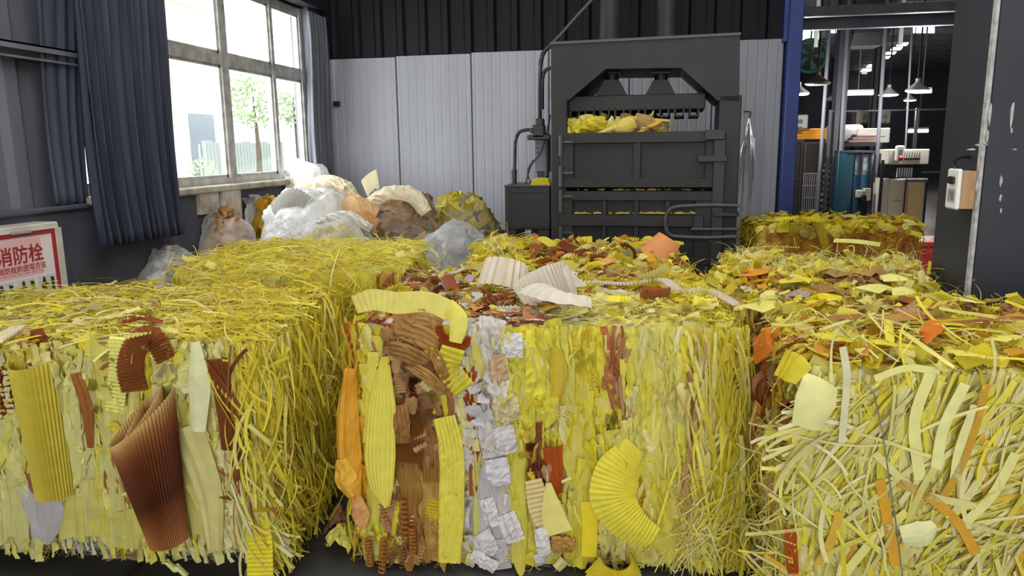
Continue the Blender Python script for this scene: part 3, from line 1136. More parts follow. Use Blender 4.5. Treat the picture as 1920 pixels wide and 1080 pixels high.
A.scatter('top', 'strip', 300, (.06, .3), 0, (0, .2, 0, 1), (20, 40), 20, 4, (0, .02), flow=50)
A.loose()
A.roll('pleated_roll', A.on(67, 672, 'front', .012), A.on(110, 948, 'front', .02) - A.on(67, 672, 'front', .012), .45, .074, .056, (-14, 205), 24, (214, 198, 62), amp=.0032, dip=.016, slant=-.006, m=14, label='deep yellow pleated sheet bowed like a gutter')
A.sheet('pleated_roll', [(50, 650, 84), (58, 690, 88)], (216, 200, 70), along=12, amp=.004, bow=.02, off=.0)
A.roll('pleated_cone', A.on(260, 778, 'front', .10), A.on(322, 1050, 'front', .085) - A.on(260, 778, 'front', .10), .425, .112, .06, (-20, 620), 105, (150, 74, 36), amp=.0026, shrink=.6, slant=-.06, dip=.035, m=14,
       grad=[(0, (216, 182, 118)), (.1, (160, 98, 50)), (.26, (112, 60, 32)), (.62, (92, 48, 28)), (.8, (150, 88, 46)), (1, (186, 124, 72))], label='brown pleated cone, darker in the middle', side=(1, 0, 0))
for x0, y0, x1, y1, c, k in ((104, 690, 152, 940, (214, 208, 146), 10), (168, 660, 206, 1000, (216, 206, 104), 8), (178, 780, 236, 1010, (218, 211, 136), 6), (322, 680, 352, 900, (212, 202, 110), 8), (300, 900, 345, 1020, (214, 205, 120), 14), (440, 690, 482, 960, (210, 198, 126), 4), (432, 850, 478, 1020, (208, 198, 120), 8), (-10, 770, 46, 1000, (212, 209, 140), 12), (28, 760, 66, 930, (216, 210, 166), 20), (150, 900, 200, 1015, (214, 206, 128), 2), (386, 880, 440, 1025, (208, 198, 126), 6), (110, 920, 160, 1010, (216, 207, 116), 6), (36, 900, 112, 1008, (206, 200, 198), 10), (236, 690, 262, 800, (218, 210, 130), 4), (270, 640, 330, 720, (216, 206, 128), 4), (150, 660, 178, 860, (220, 211, 140), 6), (206, 960, 262, 1022, (214, 206, 116), 6), (352, 700, 400, 860, (212, 203, 124), 6), (462, 720, 486, 1020, (212, 200, 96), 4)):
    A.wrinkled(x0, y0, x1, y1, c, skew=k)
A.sheet('pleated_arch', [(252, 735, 44), (243, 690, 44), (256, 648, 42), (286, 632, 40), (312, 676, 36)], (158, 92, 58), cross=30, amp=.006, off=.03, label='rust brown pleated strip')
A.sheet('pleated_strip', [(405, 672, 34), (424, 760, 40), (428, 842, 24)], (148, 84, 52), along=6, amp=.005, bow=.012, off=.045, label='rust brown pleated strip')
A.sheet('paper_sheet', [(366, 640, 16), (374, 720, 40), (372, 808, 24)], (232, 230, 178), bow=.01, off=.052, label='smooth pale sheet', smooth=True)
A.sheet('pleated_strip', [(222, 632, 30), (222, 700, 33), (214, 775, 30)], (238, 236, 140), cross=20, amp=.004, off=.022)
A.sheet('pleated_strip', [(478, 975, 40, .0), (486, 1010, 44, .02), (488, 1090, 44, .05)], (236, 222, 52), cross=14, amp=.003, off=.03, label='bright yellow hanging strip')
A.sheet('paper_sheet', [(345, 800, 62), (388, 920, 52), (402, 1030, 26)], (222, 212, 128), along=3, amp=.003, bow=.01, off=.036)
A.sheet('paper_sheet', [(335, 840, 26), (360, 930, 40), (372, 1000, 28)], (214, 200, 106), along=2, amp=.003, bow=.01, off=.032)
A.sheet('paper_sheet', [(20, 690, 40), (52, 790, 44), (62, 850, 20)], (206, 176, 104), along=4, amp=.003, bow=.012, off=.006)
A.sheet('pleated_strip', [(-6, 690, 44), (8, 740, 38), (14, 780, 18)], (128, 58, 32), cross=9, amp=.006, off=.02)
A.sheet('paper_sheet', [(140, 700, 18), (160, 760, 20), (168, 840, 9)], (160, 98, 58), along=2, amp=.003, off=.03)
A.sheet('paper_sheet', [(438, 800, 16), (448, 850, 22), (444, 905, 14)], (146, 84, 52), along=2, amp=.003, off=.034, crumple=.003)
A.sheet('pleated_strip', [(-10, 640, 22), (15, 625, 24), (36, 612, 18)], (228, 216, 184), 'top', cross=10, amp=.006, off=.03)
A.sheet('pleated_strip', [(60, 655, 14), (72, 628, 26), (84, 660, 20)], (136, 70, 40), cross=8, amp=.005, off=.01)
A.sheet('paper_band', [(232, 604, 12), (268, 596, 16), (300, 604, 12)], (150, 70, 36), 'top', cross=10, amp=.005, off=.03)
A.sheet('pleated_strip', [(235, 632, 20), (300, 618, 26), (330, 622, 10)], (234, 226, 120), 'top', cross=14, amp=.004, off=.035)
for i, (x, y) in enumerate(((312, 1052), (330, 1060))):
    p = A.on(x, y, 'front', .06)
    t = np.linspace(0, 1, 40)
    Cc = p + np.stack([t * .03 + np.cos(t * 40) * .008, np.sin(t * 40) * .008, -t * .035], -1)
    A.piece('paper_coil', ribbon(Cc, np.tile([[.002, 0, .0035]], (40, 1))), (236, 232, 160))

# --- behind it, tangled strips
B = Bale('tangled bright yellow paper strip bale in front of the plastic bags, rusty orange end', (-2.17, 3.06), 10.5, 1.1, .98, .845, {
    'all': [(-1, 2, -1, 2, 'lemonmix'), (-1, 2, -1, 2, 'pale', .2)],
    'front': [(-1, 2, -1, 2, 'lemonmix'), (.9, 2, .3, 2, 'rustmix', .8)],
    'right': [(-1, 2, -1, 2, 'lemonmix'), (-1, .5, .2, 2, 'rustmix', .7)],
}, rough=.02, fold=.3, step=.02)
B.scatter('top', 'strip', 1300, (.08, .3), 170, (0, 1, 0, 1), (30, 60), 30, 6, (0, .03), flow=50)
B.scatter('top', 'tangle', 1500, (.06, .2), 130, (0, 1, 0, 1), (30, 70), 40, 14, (0, .035))
B.scatter('front', 'strip', 800, (.1, .3), 110, (0, 1, .55, 1.0), (90, 40), 30, 8, (0, .04), flow=30)
B.scatter('front', 'tangle', 500, (.08, .24), 90, (0, 1, .55, 1.0), (90, 50), 35, 12, (0, .04))
B.scatter('right', 'tangle', 500, (.05, .2), 40, (0, 1, .4, 1), (90, 50), 45, 25, (0, .04))
B.scatter('top', 'chip', 120, (.03, .07), 50, (0, 1, 0, 1), (0, 60), 20, 12, (.01, .04))
B.scatter('front', 'tangle', 260, (.03, .09), 30, (.9, 1, .5, .96), (80, 60), 40, 20, (0, .05), mix='orange')
B.loose()

# --- in the middle at the front
Cb = Bale('mixed paper bale showing brown, white and lemon columns and white collars on top', (-.965, 2.37), 6, 1.29, 1.06, .815, {
    'all': [(-1, 2, -1, 2, 'lemonmix')],
    'front': [(-1, 2, -1, 2, 'palelemon'), (-1, .08, -1, 2, 'lemonmix'), (-1, .04, .15, .72, 'gold', .75),
              (.07, .225, .32, 2, 'brownmix'), (.07, .225, -1, .36, 'kraft', .8), (.07, .16, -1, .4, 'rust', .5),
              (.20, .31, -1, 2, 'lemonmix'), (.22, .31, .35, .8, 'rust', .55), (.21, .29, .0, .3, 'rust', .3),
              (.285, .405, -1, .97, 'whitemix'), (.33, .39, .5, .8, 'kraft', .15), (.40, .455, -1, 2, 'lemonmix'), (.455, .5, -1, .5, 'white', .3), (.46, .56, .1, .55, 'kraft', .25),
              (.42, .64, .4, 2, 'lemonmix'), (.47, .52, .28, .52, 'rust', .8), (.54, .58, .5, 2, 'gold', .25), (.64, .71, .62, .98, 'rust', .55), (.66, .71, .55, .8, 'kraft', .6),
              (.7, .93, -1, 2, 'pale', .3), (.86, .9, .2, .7, 'kraft', .5), (.5, .7, -1, .12, 'rust', .25), (.93, 2, -1, 2, 'lemonmix')],
    'top': [(-1, 2, -1, 2, 'jumble'), (-1, .42, -1, 2, 'brownjumble', .75), (.25, .62, -1, .35, 'whitemix', .25), (.28, .5, .0, .5, 'rustmix', .3), (.5, 1.1, -1, .55, 'palemix', .85), (.86, 1.1, -1, 2, 'lemonmix')],
    'left': [(-1, 2, -1, 2, 'goldmix'), (-1, 2, -1, 2, 'lemon', .4)],
}, rough=.015, fold=.95, step=.007, lean=.17)
Cb.scatter('front', 'flake', 1200, (.06, .3), 300, (0, 1, .08, .94), (90, 7), 14, 3, (0, .009), flow=8)
Cb.scatter('front', 'chip', 420, (.02, .06), 125, (.0, .66, .02, .98), (80, 35), 18, 9, (0, .016))
Cb.scatter('front', 'wad', 150, (.02, .06), 90, (.0, .7, .04, .97), (80, 35), 25, 16, (0, .022))
Cb.scatter('front', 'chip', 220, (.025, .075), 60, (.285, .4, .02, .95), (80, 35), 28, 14, (.004, .028), mix='whitemix')
Cb.scatter('front', 'wad', 60, (.03, .07), 50, (.08, .22, .4, .95), (80, 40), 25, 14, (.004, .03), mix='brownmix')
Cb.scatter('front', 'pleat', 50, (.06, .14), 40, (.02, .66, .05, .9), (88, 20), 20, 10, (.005, .025))
Cb.scatter('front', 'coil', 60, (.03, .08), 40, (.08, .24, .0, .32), (80, 40), 20, 20, (.005, .03), mix='brownmix')
Cb.scatter('front', 'tangle', 600, (.03, .1), 40, (0, 1, .0, .14), (70, 50), 40, 25, (0, .02))
Cb.scatter('front', 'strip', 700, (.18, .5), 150, (.88, 1.02, .1, .98), (92, 8), 22, 4, (.0, .035), flow=12)
Cb.scatter('front', 'strip', 420, (.1, .3), 60, (.8, 1.02, .0, .4), (84, 26), 26, 8, (.0, .04), flow=30)
Cb.scatter('front', 'tangle', 90, (.1, .3), 50, (.85, 1.03, .0, .45), (85, 40), 35, 14, (.0, .05))
Cb.scatter('right', 'strip', 500, (.1, .4), 60, (0, 1, .05, 1), (90, 20), 40, 8, (.0, .04))
Cb.scatter('left', 'strip', 500, (.1, .4), 50, (.5, 1, .05, 1), (90, 20), 40, 8, (.0, .04))
Cb.scatter('left', 'flake', 400, (.05, .2), 0, (.0, 1, .05, 1), (90, 20), 30, 8, (.0, .02))
Cb.scatter('top', 'chip', 600, (.02, .07), 100, (0, 1, 0, 1), (0, 60), 22, 14, (0, .025))
Cb.scatter('top', 'pleat', 210, (.05, .15), 150, (0, 1, .1, 1), (10, 60), 26, 12, (0, .03))
Cb.scatter('top', 'wad', 170, (.02, .06), 110, (0, .95, 0, 1), (20, 60), 26, 18, (0, .025))
Cb.scatter('top', 'strip', 1200, (.03, .12), 0, (.45, 1, 0, .6), (20, 70), 20, 3, (0, .008))
Cb.scatter('top', 'flake', 900, (.03, .12), 0, (0, 1, 0, 1), (10, 50), 24, 10, (0, .015))
Cb.scatter('top', 'coil', 60, (.05, .12), 40, (0, .6, .1, 1), (10, 50), 20, 12, (.01, .03))
Cb.scatter('top', 'tangle', 500, (.04, .16), 40, (.85, 1.02, 0, 1), (60, 50), 40, 22, (0, .03))
Cb.loose()
Cb.sheet('paper_sheet', [(722, 668, 14), (716, 760, 52), (712, 860, 58), (716, 915, 46), (726, 950, 10)], (236, 224, 84), off=.05, bow=.016, along=8, amp=.0012, label='long leaf shaped lemon sheet')
Cb.sheet('paper_band', [(664, 572, 34, -.03), (700, 562, 40, .0), (745, 568, 42, .02), (800, 566, 40, .02), (842, 582, 40, .02)], (236, 226, 112), off=.045, cross=16, amp=.001, bow=.0, label='broad lemon band folded over the top edge')
Cb.sheet('paper_band', [(838, 574, 34, .0), (860, 600, 36, .02), (854, 642, 24, .015)], (234, 226, 98), off=.06, bow=.006)
for i, (x0, y0, x1, y1, w, c) in enumerate(((735, 600, 800, 628, 52, (178, 132, 92)), (748, 618, 822, 648, 40, (186, 140, 98)), (728, 655, 800, 682, 34, (164, 118, 80)), (760, 590, 830, 605, 34, (190, 146, 106)), (775, 690, 832, 735, 22, (184, 138, 90)), (812, 660, 838, 720, 22, (176, 128, 84)), (748, 760, 756, 830, 30, (160, 112, 74)))):
    Cb.sheet('kraft_sheet', [(x0, y0, w), ((x0 + x1) / 2, (y0 + y1) / 2 - 4, w * 1.1, .02), (x1, y1, w * .9)], c, off=.022 + .003 * i, along=4, amp=.003, bow=.004, crumple=.003)
Cb.scatter('front', 'wad', 46, (.035, .07), 46, (.07, .2, .5, .95), (70, 45), 20, 12, (.02, .04), mix='kraft')

Cb.sheet('kraft_fan', [(776, 738, 14), (772, 800, 44), (766, 868, 56)], (150, 92, 54), off=.03, along=9, amp=.006, label='brown pleated fan')
Cb.sheet('kraft_fan', [(792, 770, 12), (806, 840, 34), (808, 905, 30)], (176, 128, 84), off=.022, along=5, amp=.005)
Cb.sheet('pleated_strip', [(850, 652, 44), (842, 690, 44), (872, 732, 46)], (236, 226, 70), off=.05, cross=9, amp=.007, label='lemon pleated strip')
Cb.sheet('pleated_strip', [(832, 782, 42), (846, 850, 46), (846, 960, 46), (842, 1056, 40)], (238, 228, 84), off=.04, along=6, amp=.003, n=40, crumple=.0012, label='long lemon strip with fine folds')
Cb.sheet('rust_sheet', [(872, 690, 40), (880, 730, 52), (884, 790, 26)], (160, 78, 40), off=.02, along=4, amp=.004, crumple=.003)
Cb.sheet('rust_sheet', [(884, 800, 20), (890, 850, 24), (888, 930, 16)], (164, 84, 46), off=.018, along=2, amp=.004, crumple=.004)
Cb.sheet('rust_strip', [(822, 610, 14), (832, 636, 20), (868, 648, 18), (880, 630, 8)], (158, 74, 36), off=.04, cross=14, amp=.004)
for (x0, y0, x1, y1, w, c, al) in ((932, 665, 936, 722, 36, (206, 176, 128), 2), (898, 612, 945, 622, 44, (236, 230, 224), 0), (962, 625, 964, 670, 34, (238, 236, 236), 0), (930, 860, 938, 910, 42, (232, 228, 232), 0), (912, 935, 925, 985, 26, (236, 232, 228), 0), (945, 965, 965, 1015, 40, (234, 230, 226), 2), (900, 1000, 920, 1040, 38, (230, 226, 224), 0), (940, 800, 950, 850, 44, (228, 222, 220), 3), (1012, 990, 1022, 1040, 24, (238, 236, 232), 0), (1035, 1020, 1075, 1024, 30, (186, 140, 90), 5), (945, 745, 952, 790, 50, (214, 200, 150), 5), (885, 1040, 930, 1066, 24, (236, 232, 230), 0)):
    Cb.sheet('white_scrap' if c[2] > 200 else 'kraft_scrap', [(x0, y0, w), ((x0 + x1) / 2, (y0 + y1) / 2, w * 1.05, .008), (x1, y1, w * .95)], c, off=.03, along=al, amp=.003, bow=.006, crumple=.0035, n=12, na=7)
Cb.sheet('crumpled_sheet', [(1020, 618, 66), (1022, 690, 72), (1012, 770, 60)], (238, 228, 66), off=.022, crumple=.007, n=16, na=9, label='crumpled lemon sheet')
Cb.sheet('paper_sheet', [(1040, 652, 22), (1048, 700, 34), (1042, 745, 18)], (206, 184, 44), off=.045, bow=.01)
Cb.sheet('rust_sheet', [(1036, 838, 36), (1040, 880, 34), (1048, 925, 12)], (176, 84, 38), off=.02, along=3, amp=.004)
Cb.sheet('cream_fold', [(1000, 900, 30), (1012, 950, 44), (1030, 1000, 30)], (232, 214, 160), off=.024, cross=12, amp=.005)
Cb.sheet('paper_sheet', [(1028, 905, 10), (1036, 960, 40), (1048, 1000, 50)], (234, 224, 120), off=.034, bow=.004)
Cb.sheet('paper_band', [(1104, 940, 28), (1106, 985, 28), (1104, 1044, 26)], (236, 214, 32), off=.035, bow=.003, label='flat deep yellow strip')
Cb.sheet('folded_block', [(1118, 640, 48), (1120, 690, 52), (1118, 715, 40)], (236, 226, 84), off=.024, along=6, amp=.004)
Cb.sheet('folded_block', [(1130, 745, 28), (1132, 795, 30)], (228, 214, 110), off=.024, along=3, amp=.003)
Cb.sheet('kraft_fold', [(1140, 660, 22), (1152, 676, 26), (1166, 694, 16)], (176, 100, 64), off=.028, along=2, amp=.004)
Cb.sheet('kraft_fold', [(1146, 700, 26), (1160, 705, 28), (1178, 712, 26)], (180, 126, 80), off=.014, cross=6, amp=.006)
for x0, y0, x1, y1, c, k in ((1186, 632, 1236, 900, (214, 205, 104), 6), (1224, 640, 1282, 960, (216, 206, 112), 10), (1270, 660, 1322, 1010, (212, 201, 96), 8), (1200, 840, 1262, 1040, (208, 196, 92), 8), (1262, 900, 1320, 1060, (210, 200, 98), 6), (1060, 700, 1112, 960, (214, 203, 98), 2), (962, 650, 992, 1040, (212, 202, 88), -6), (985, 616, 1056, 800, (214, 202, 76), -4), (690, 640, 716, 1000, (214, 204, 92), -6), (872, 640, 906, 800, (212, 205, 102), 4), (884, 820, 902, 1040, (208, 202, 120), 2), (1070, 880, 1110, 1060, (212, 198, 76), 0), (1120, 800, 1180, 960, (213, 202, 90), 0), (905, 720, 966, 880, (208, 201, 198), 4), (890, 880, 960, 1040, (206, 199, 197), 4), (800, 640, 826, 760, (176, 136, 98), 6), (775, 860, 832, 1050, (182, 140, 100), 4), (742, 880, 790, 1050, (150, 106, 72), 4)):
    Cb.wrinkled(x0, y0, x1, y1, c, skew=k)
Cb.sheet('gold_sheet', [(656, 690, 22), (652, 780, 40), (655, 860, 46), (668, 935, 18)], (228, 168, 44), off=.045, along=3, amp=.004, bow=.012, crumple=.003, n=14, label='golden orange crumpled sheet')
Cb.sheet('gold_sheet', [(640, 860, 20), (650, 900, 44), (662, 930, 22)], (232, 182, 56), off=.055, bow=.012, crumple=.003, na=7)
Cb.sheet('peach_sheet', [(668, 930, 18), (676, 965, 34), (682, 990, 14)], (216, 164, 92), off=.05, bow=.008, crumple=.003)
Cb.sheet('paper_band', [(700, 660, 20), (696, 740, 22), (690, 830, 18)], (224, 212, 78), off=.03, crumple=.002)
for x, y, xx, yy in ((755, 930, 760, 1010), (772, 985, 776, 1040), (720, 1010, 716, 1074), (690, 1010, 694, 1060)):
    p, q = Cb.on(x, y, 'front', .04), Cb.on(xx, yy, 'front', .04)
    t = np.linspace(0, 1, 60)
    Cc = p + (q - p) * t[:, None] + np.stack([np.cos(t * 52) * .014, np.sin(t * 52) * .014, t * 0], -1)
    Cb.piece('paper_coil', ribbon(Cc, np.tile([[.001, 0, .0042]], (60, 1))), (168, 108, 62))
# the frilled yellow sheet curling out at the foot of the bale
Cb.sheet('frilled_sheet', [(1196, 842, 60, .0), (1160, 885, 84, .025), (1150, 935, 84, .04), (1178, 980, 70, .045), (1226, 1010, 44, .03)], (234, 222, 64), off=.025, cross=30, amp=.002, bow=.012, label='bright yellow frilled sheet curling outwards')
Cb.sheet('inner_frill', [(1206, 872, 40), (1220, 930, 60), (1236, 975, 34)], (214, 180, 34), off=.012, cross=14, amp=.003, bow=-.01)
Cb.roll('frilled_sheet', Cb.on(1150, 1075, 'front', .05), (.1, -.3, 1), .07, .09, .05, (180, 400), 26, (226, 206, 46), amp=.004)
for k in range(7):
    x = 1185 + 22 * k
    Cb.sheet('long_fold', [(x + RNG.uniform(-6, 6), 630 + RNG.uniform(-8, 12), 14), (x + 6, 740, 26), (x + RNG.uniform(-8, 14), 860 + RNG.uniform(-40, 60), 14)], ((236, 228, 104), (232, 222, 86), (238, 232, 124))[k % 3], off=.014 + .004 * (k % 3), along=2, amp=.004, crumple=.0025, n=16)
# pale, white and orange collars lying on top, towards the back
def on_top(b, px, py, off=0.0):
    return b.on(px, py, 'top', off)
Cb.roll('white_collar', on_top(Cb, 1040, 572, .01), (-.45, -.1, 1), .13, .085, .1, (-30, 250), 26, (240, 232, 214), amp=.003, label='off white pleated collar', wob=.15)
Cb.sheet('white_tube', [(1005, 545, 76, .06), (1050, 562, 58, .055), (1104, 572, 46, .035)], (240, 232, 214), 'top', off=.02, bow=.03, cross=6, amp=.002, na=9, label='off white curled sheet')
Cb.roll('white_collar', on_top(Cb, 940, 545, .01), (.15, .35, .8), .12, .1, .085, (150, 400), 13, (238, 228, 204), amp=.006, label='cream pleated collar')
Cb.sheet('white_pleat', [(1035, 505, 40, .06), (1060, 520, 44, .05), (1085, 535, 40, .03)], (238, 234, 228), 'top', off=.02, cross=10, amp=.007)
Cb.sheet('white_zigzag', [(1110, 528, 14), (1180, 532, 16, .01), (1240, 524, 18, .03), (1275, 545, 20, .02), (1330, 545, 18, .02), (1380, 570, 16, .01)], (234, 224, 210), 'top', off=.03, cross=60, amp=.006, label='long cream zigzag strip')
Cb.sheet('rust_sheet', [(1205, 540, 26), (1240, 545, 30, .02), (1262, 556, 12)], (160, 80, 36), 'top', off=.02, bow=.01)
Cb.sheet('rust_pleat', [(905, 562, 12), (935, 558, 14), (965, 552, 12)], (158, 96, 50), 'top', off=.03, cross=18, amp=.008)
Cb.sheet('rust_scrap', [(838, 520, 26, .03), (850, 545, 28, .02)], (150, 78, 52), 'top', off=.03, bow=.01)
Cb.sheet('yellow_star', [(1150, 560, 26, .05), (1172, 562, 30, .03), (1180, 580, 22, .0)], (238, 228, 60), 'top', off=.01, cross=6, amp=.01)

# --- behind the middle one
D = Bale('yellow and rust pleated paper bale standing right before the press door', (-.9, 3.64), 4, 1.1, .94, .785, {
    'all': [(-1, 2, -1, 2, 'yellowjumble')],
    'top': [(-1, 2, -1, 2, 'yellowjumble'), (.1, .9, -1, .7, 'jumble', .5), (.2, .75, .3, .6, 'rustmix', .25), (-1, .25, -1, 2, 'lemonmix', .8)],
}, rough=.018, fold=.3, step=.022)
D.scatter('top', 'pleat', 300, (.06, .18), 250, (0, 1, 0, 1), (10, 60), 28, 16, (0, .05))
D.scatter('top', 'chip', 420, (.03, .08), 200, (0, 1, 0, 1), (0, 60), 26, 18, (0, .05))
D.scatter('top', 'wad', 160, (.03, .08), 100, (0, 1, 0, 1), (0, 60), 30, 22, (0, .04))
D.scatter('top', 'strip', 500, (.06, .25), 60, (0, .3, 0, 1), (20, 60), 40, 16, (0, .05))
D.scatter('front', 'flake', 500, (.05, .15), 0, (0, 1, .5, 1), (90, 25), 28, 10, (0, .03))
D.scatter('left', 'flake', 300, (.05, .15), 0, (0, 1, .3, 1), (90, 25), 28, 10, (0, .03))
D.loose()
D.roll('orange_flap', on_top(D, 1232, 492, .0), (.55, .1, .8), .14, .12, .085, (120, 300), 7, (226, 156, 88), amp=.001, label='peach orange curved flap', smooth=True)
D.roll('tan_fold', on_top(D, 958, 478, .0), (.1, .2, 1), .09, .05, .012, (100, 330), 8, (222, 186, 110), amp=.003)
D.sheet('orange_tongue', [(1115, 500, 30, .03), (1140, 490, 34, .05), (1155, 500, 26, .02)], (232, 168, 90), 'top', off=.0, bow=.02)
D.sheet('rust_pleat', [(1010, 492, 22, .03), (1030, 486, 22, .04)], (164, 80, 40), 'top', off=.02, cross=7, amp=.008)
D.sheet('pink_roll', [(1068, 452, 16, .05), (1078, 456, 18, .03)], (196, 128, 96), 'top', off=.02, bow=.02)
D.sheet('orange_ruffle', [(1170, 462, 16, .04), (1200, 456, 18, .05), (1225, 452, 14, .04)], (222, 182, 60), 'top', off=.02, cross=18, amp=.006)

# --- right front
E = Bale('pale yellow long strip bale tied with wire, nearest the dark steel column', (.405, 1.965), 1.5, 1.3, .84, .84, {
    'all': [(-1, 2, -1, 2, 'palemix')],
    'front': [(-1, 2, -1, 2, 'palemix'), (-1, 2, -1, 2, 'lemon', .12), (.1, .7, -1, .7, 'gold', .05)],
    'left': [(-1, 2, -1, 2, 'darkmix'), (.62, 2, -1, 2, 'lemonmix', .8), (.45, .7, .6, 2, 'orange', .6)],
    'top': [(-1, 2, -1, 2, 'yellowjumble'), (-1, .3, -1, .5, 'orange', .2), (.2, .9, .65, .95, 'brownmix', .6), (.1, .9, .3, .6, 'orange', .1)],
}, rough=.014, fold=.6, step=.01)
E.scatter('front', 'slat', 1150, (.14, .46), 272, (.02, .85, .02, .96), (68, 20), 12, 3, (0, .025), flow=55)
E.scatter('front', 'strip', 1300, (.12, .4), 200, (0, .85, .0, .98), (70, 24), 16, 4, (.0, .028), flow=60)
E.scatter('front', 'slat', 16, (.2, .36), 0, (.06, .7, .05, .75), (60, 60), 14, 4, (.02, .04), mix='gold')
E.scatter('front', 'flake', 500, (.08, .3), 60, (0, .3, .05, .92), (88, 8), 14, 3, (0, .01))
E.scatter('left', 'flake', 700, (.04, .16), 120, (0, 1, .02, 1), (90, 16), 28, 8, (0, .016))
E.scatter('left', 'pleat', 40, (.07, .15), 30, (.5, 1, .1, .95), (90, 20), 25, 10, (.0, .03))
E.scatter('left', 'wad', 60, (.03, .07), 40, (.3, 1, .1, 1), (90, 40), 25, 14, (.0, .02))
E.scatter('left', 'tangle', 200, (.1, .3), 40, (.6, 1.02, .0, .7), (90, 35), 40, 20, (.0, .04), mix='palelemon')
E.scatter('top', 'chip', 520, (.02, .08), 180, (0, .95, 0, 1), (0, 60), 22, 14, (0, .03))
E.scatter('top', 'pleat', 160, (.05, .13), 120, (0, .95, 0, 1), (10, 50), 26, 14, (0, .035))
E.scatter('top', 'wad', 180, (.025, .07), 140, (0, .95, 0, .8), (10, 50), 26, 18, (0, .03))
E.scatter('top', 'slat', 260, (.08, .26), 0, (0, .9, 0, .5), (30, 60), 30, 14, (0, .05), mix='palelemon')
E.scatter('top', 'flake', 600, (.03, .12), 60, (0, .95, 0, 1), (10, 40), 26, 12, (0, .02))
E.scatter('top', 'tangle', 160, (.08, .2), 40, (.0, .9, 0, 1), (30, 60), 40, 25, (0, .05), mix='palelemon')
E.scatter('front', 'slat', 260, (.14, .44), 0, (.85, 1, .02, .96), (68, 20), 12, 3, (0, .025), flow=55)
E.scatter('right', 'slat', 500, (.14, .44), 0, (0, 1, .02, .96), (80, 20), 12, 3, (0, .025), flow=45)
E.scatter('right', 'flake', 200, (.06, .26), 0, (0, 1, .05, .95), (90, 10), 14, 3, (0, .01))
E.loose()
E.sheet('paper_sheet', [(1540, 715, 64, .0), (1530, 750, 70, .035), (1512, 800, 50, .03)], (236, 230, 160), off=.03, bow=.012, label='pale rectangular sheet bent outwards', smooth=True, na=7)
E.sheet('paper_band', [(1580, 650, 12, .03), (1588, 700, 13, .02), (1586, 745, 12), (1578, 830, 11)], (240, 236, 190), off=.05)
E.sheet('orange_pleat', [(1416, 660, 44, .02), (1440, 640, 48, .03), (1456, 622, 40, .01)], (230, 140, 34), 'left', off=.02, cross=10, amp=.007, label='orange pleated strip')
E.sheet('orange_pleat', [(1436, 672, 40), (1440, 698, 34)], (222, 132, 34), 'left', off=.02, cross=6, amp=.006)
E.sheet('yellow_pleat', [(1462, 678, 50, .02), (1486, 690, 54, .03), (1506, 704, 40, .0)], (236, 224, 60), off=.06, cross=8, amp=.006)
E.sheet('frilled_strip', [(1462, 720, 22, .0), (1452, 790, 28, .02), (1464, 870, 34, .02), (1470, 960, 26), (1462, 1060, 22)], (236, 224, 82), 'left', off=.01, cross=34, amp=.004, label='frilled lemon strip')
E.sheet('rust_pleat', [(1482, 990, 22), (1484, 1030, 22), (1488, 1076, 18)], (214, 118, 38), off=.03, along=4, amp=.005)
for (x0, y0, x1, y1, w, c) in ((1560, 596, 1640, 594, 22, (176, 126, 82)), (1650, 600, 1745, 588, 34, (190, 140, 90)), (1700, 580, 1730, 602, 40, (198, 148, 98)), (1760, 600, 1850, 606, 20, (160, 108, 68)), (1840, 598, 1930, 600, 22, (176, 124, 80))):
    E.sheet('kraft_sheet', [(x0, y0, w), ((x0 + x1) / 2, (y0 + y1) / 2, w * 1.1, .012), (x1, y1, w * .8)], c, 'top', off=.028, along=4, amp=.002, bow=.008)
for (x0, y0, x1, y1, w, c) in ((1535, 628, 1600, 640, 34, (232, 220, 60)), (1690, 620, 1790, 690, 12, (238, 232, 120)), (1665, 600, 1670, 650, 14, (238, 228, 70)), (1730, 640, 1760, 600, 30, (226, 128, 34)), (1790, 660, 1840, 670, 30, (234, 226, 96)), (1640, 640, 1680, 650, 22, (234, 222, 64)), (1850, 640, 1910, 632, 20, (236, 228, 100)), (1800, 560, 1840, 570, 18, (238, 232, 140))):
    E.sheet('paper_band', [(x0, y0, w), ((x0 + x1) / 2, (y0 + y1) / 2, w * 1.05, .025), (x1, y1, w * .9)], c, 'top', off=.03, cross=6 if w > 18 else 0, amp=.003, bow=.004)
for pts, w, c in (([(1685, 905), (1740, 930), (1800, 985), (1830, 1040)], 15, (226, 170, 44)), ([(1850, 720), (1830, 800), (1800, 880), (1770, 930)], 12, (214, 166, 48)), ([(1650, 900), (1665, 980), (1680, 1060)], 16, (228, 172, 40)), ([(1575, 960), (1560, 1010), (1535, 1060)], 15, (226, 184, 60)), ([(1640, 850), (1720, 920), (1830, 950)], 12, (226, 216, 140)), ([(1745, 700), (1715, 790), (1725, 900)], 18, (236, 230, 150)), ([(1810, 720), (1770, 800), (1755, 880)], 17, (238, 234, 160)), ([(1640, 710), (1700, 690), (1750, 695)], 12, (234, 226, 150)), ([(1830, 760), (1800, 840), (1790, 900)], 15, (238, 232, 160)), ([(1905, 850), (1860, 930), (1810, 980)], 15, (236, 230, 150)), ([(1580, 1080), (1640, 1010), (1700, 960)], 14, (232, 224, 130))):
    E.sheet('paper_band', [(x, y, w) for x, y in pts], c, off=.052)
E.sheet('paper_scrap', [(1690, 1005, 34), (1730, 1000, 46, .01), (1752, 985, 20)], (238, 236, 176), off=.05, bow=.008)
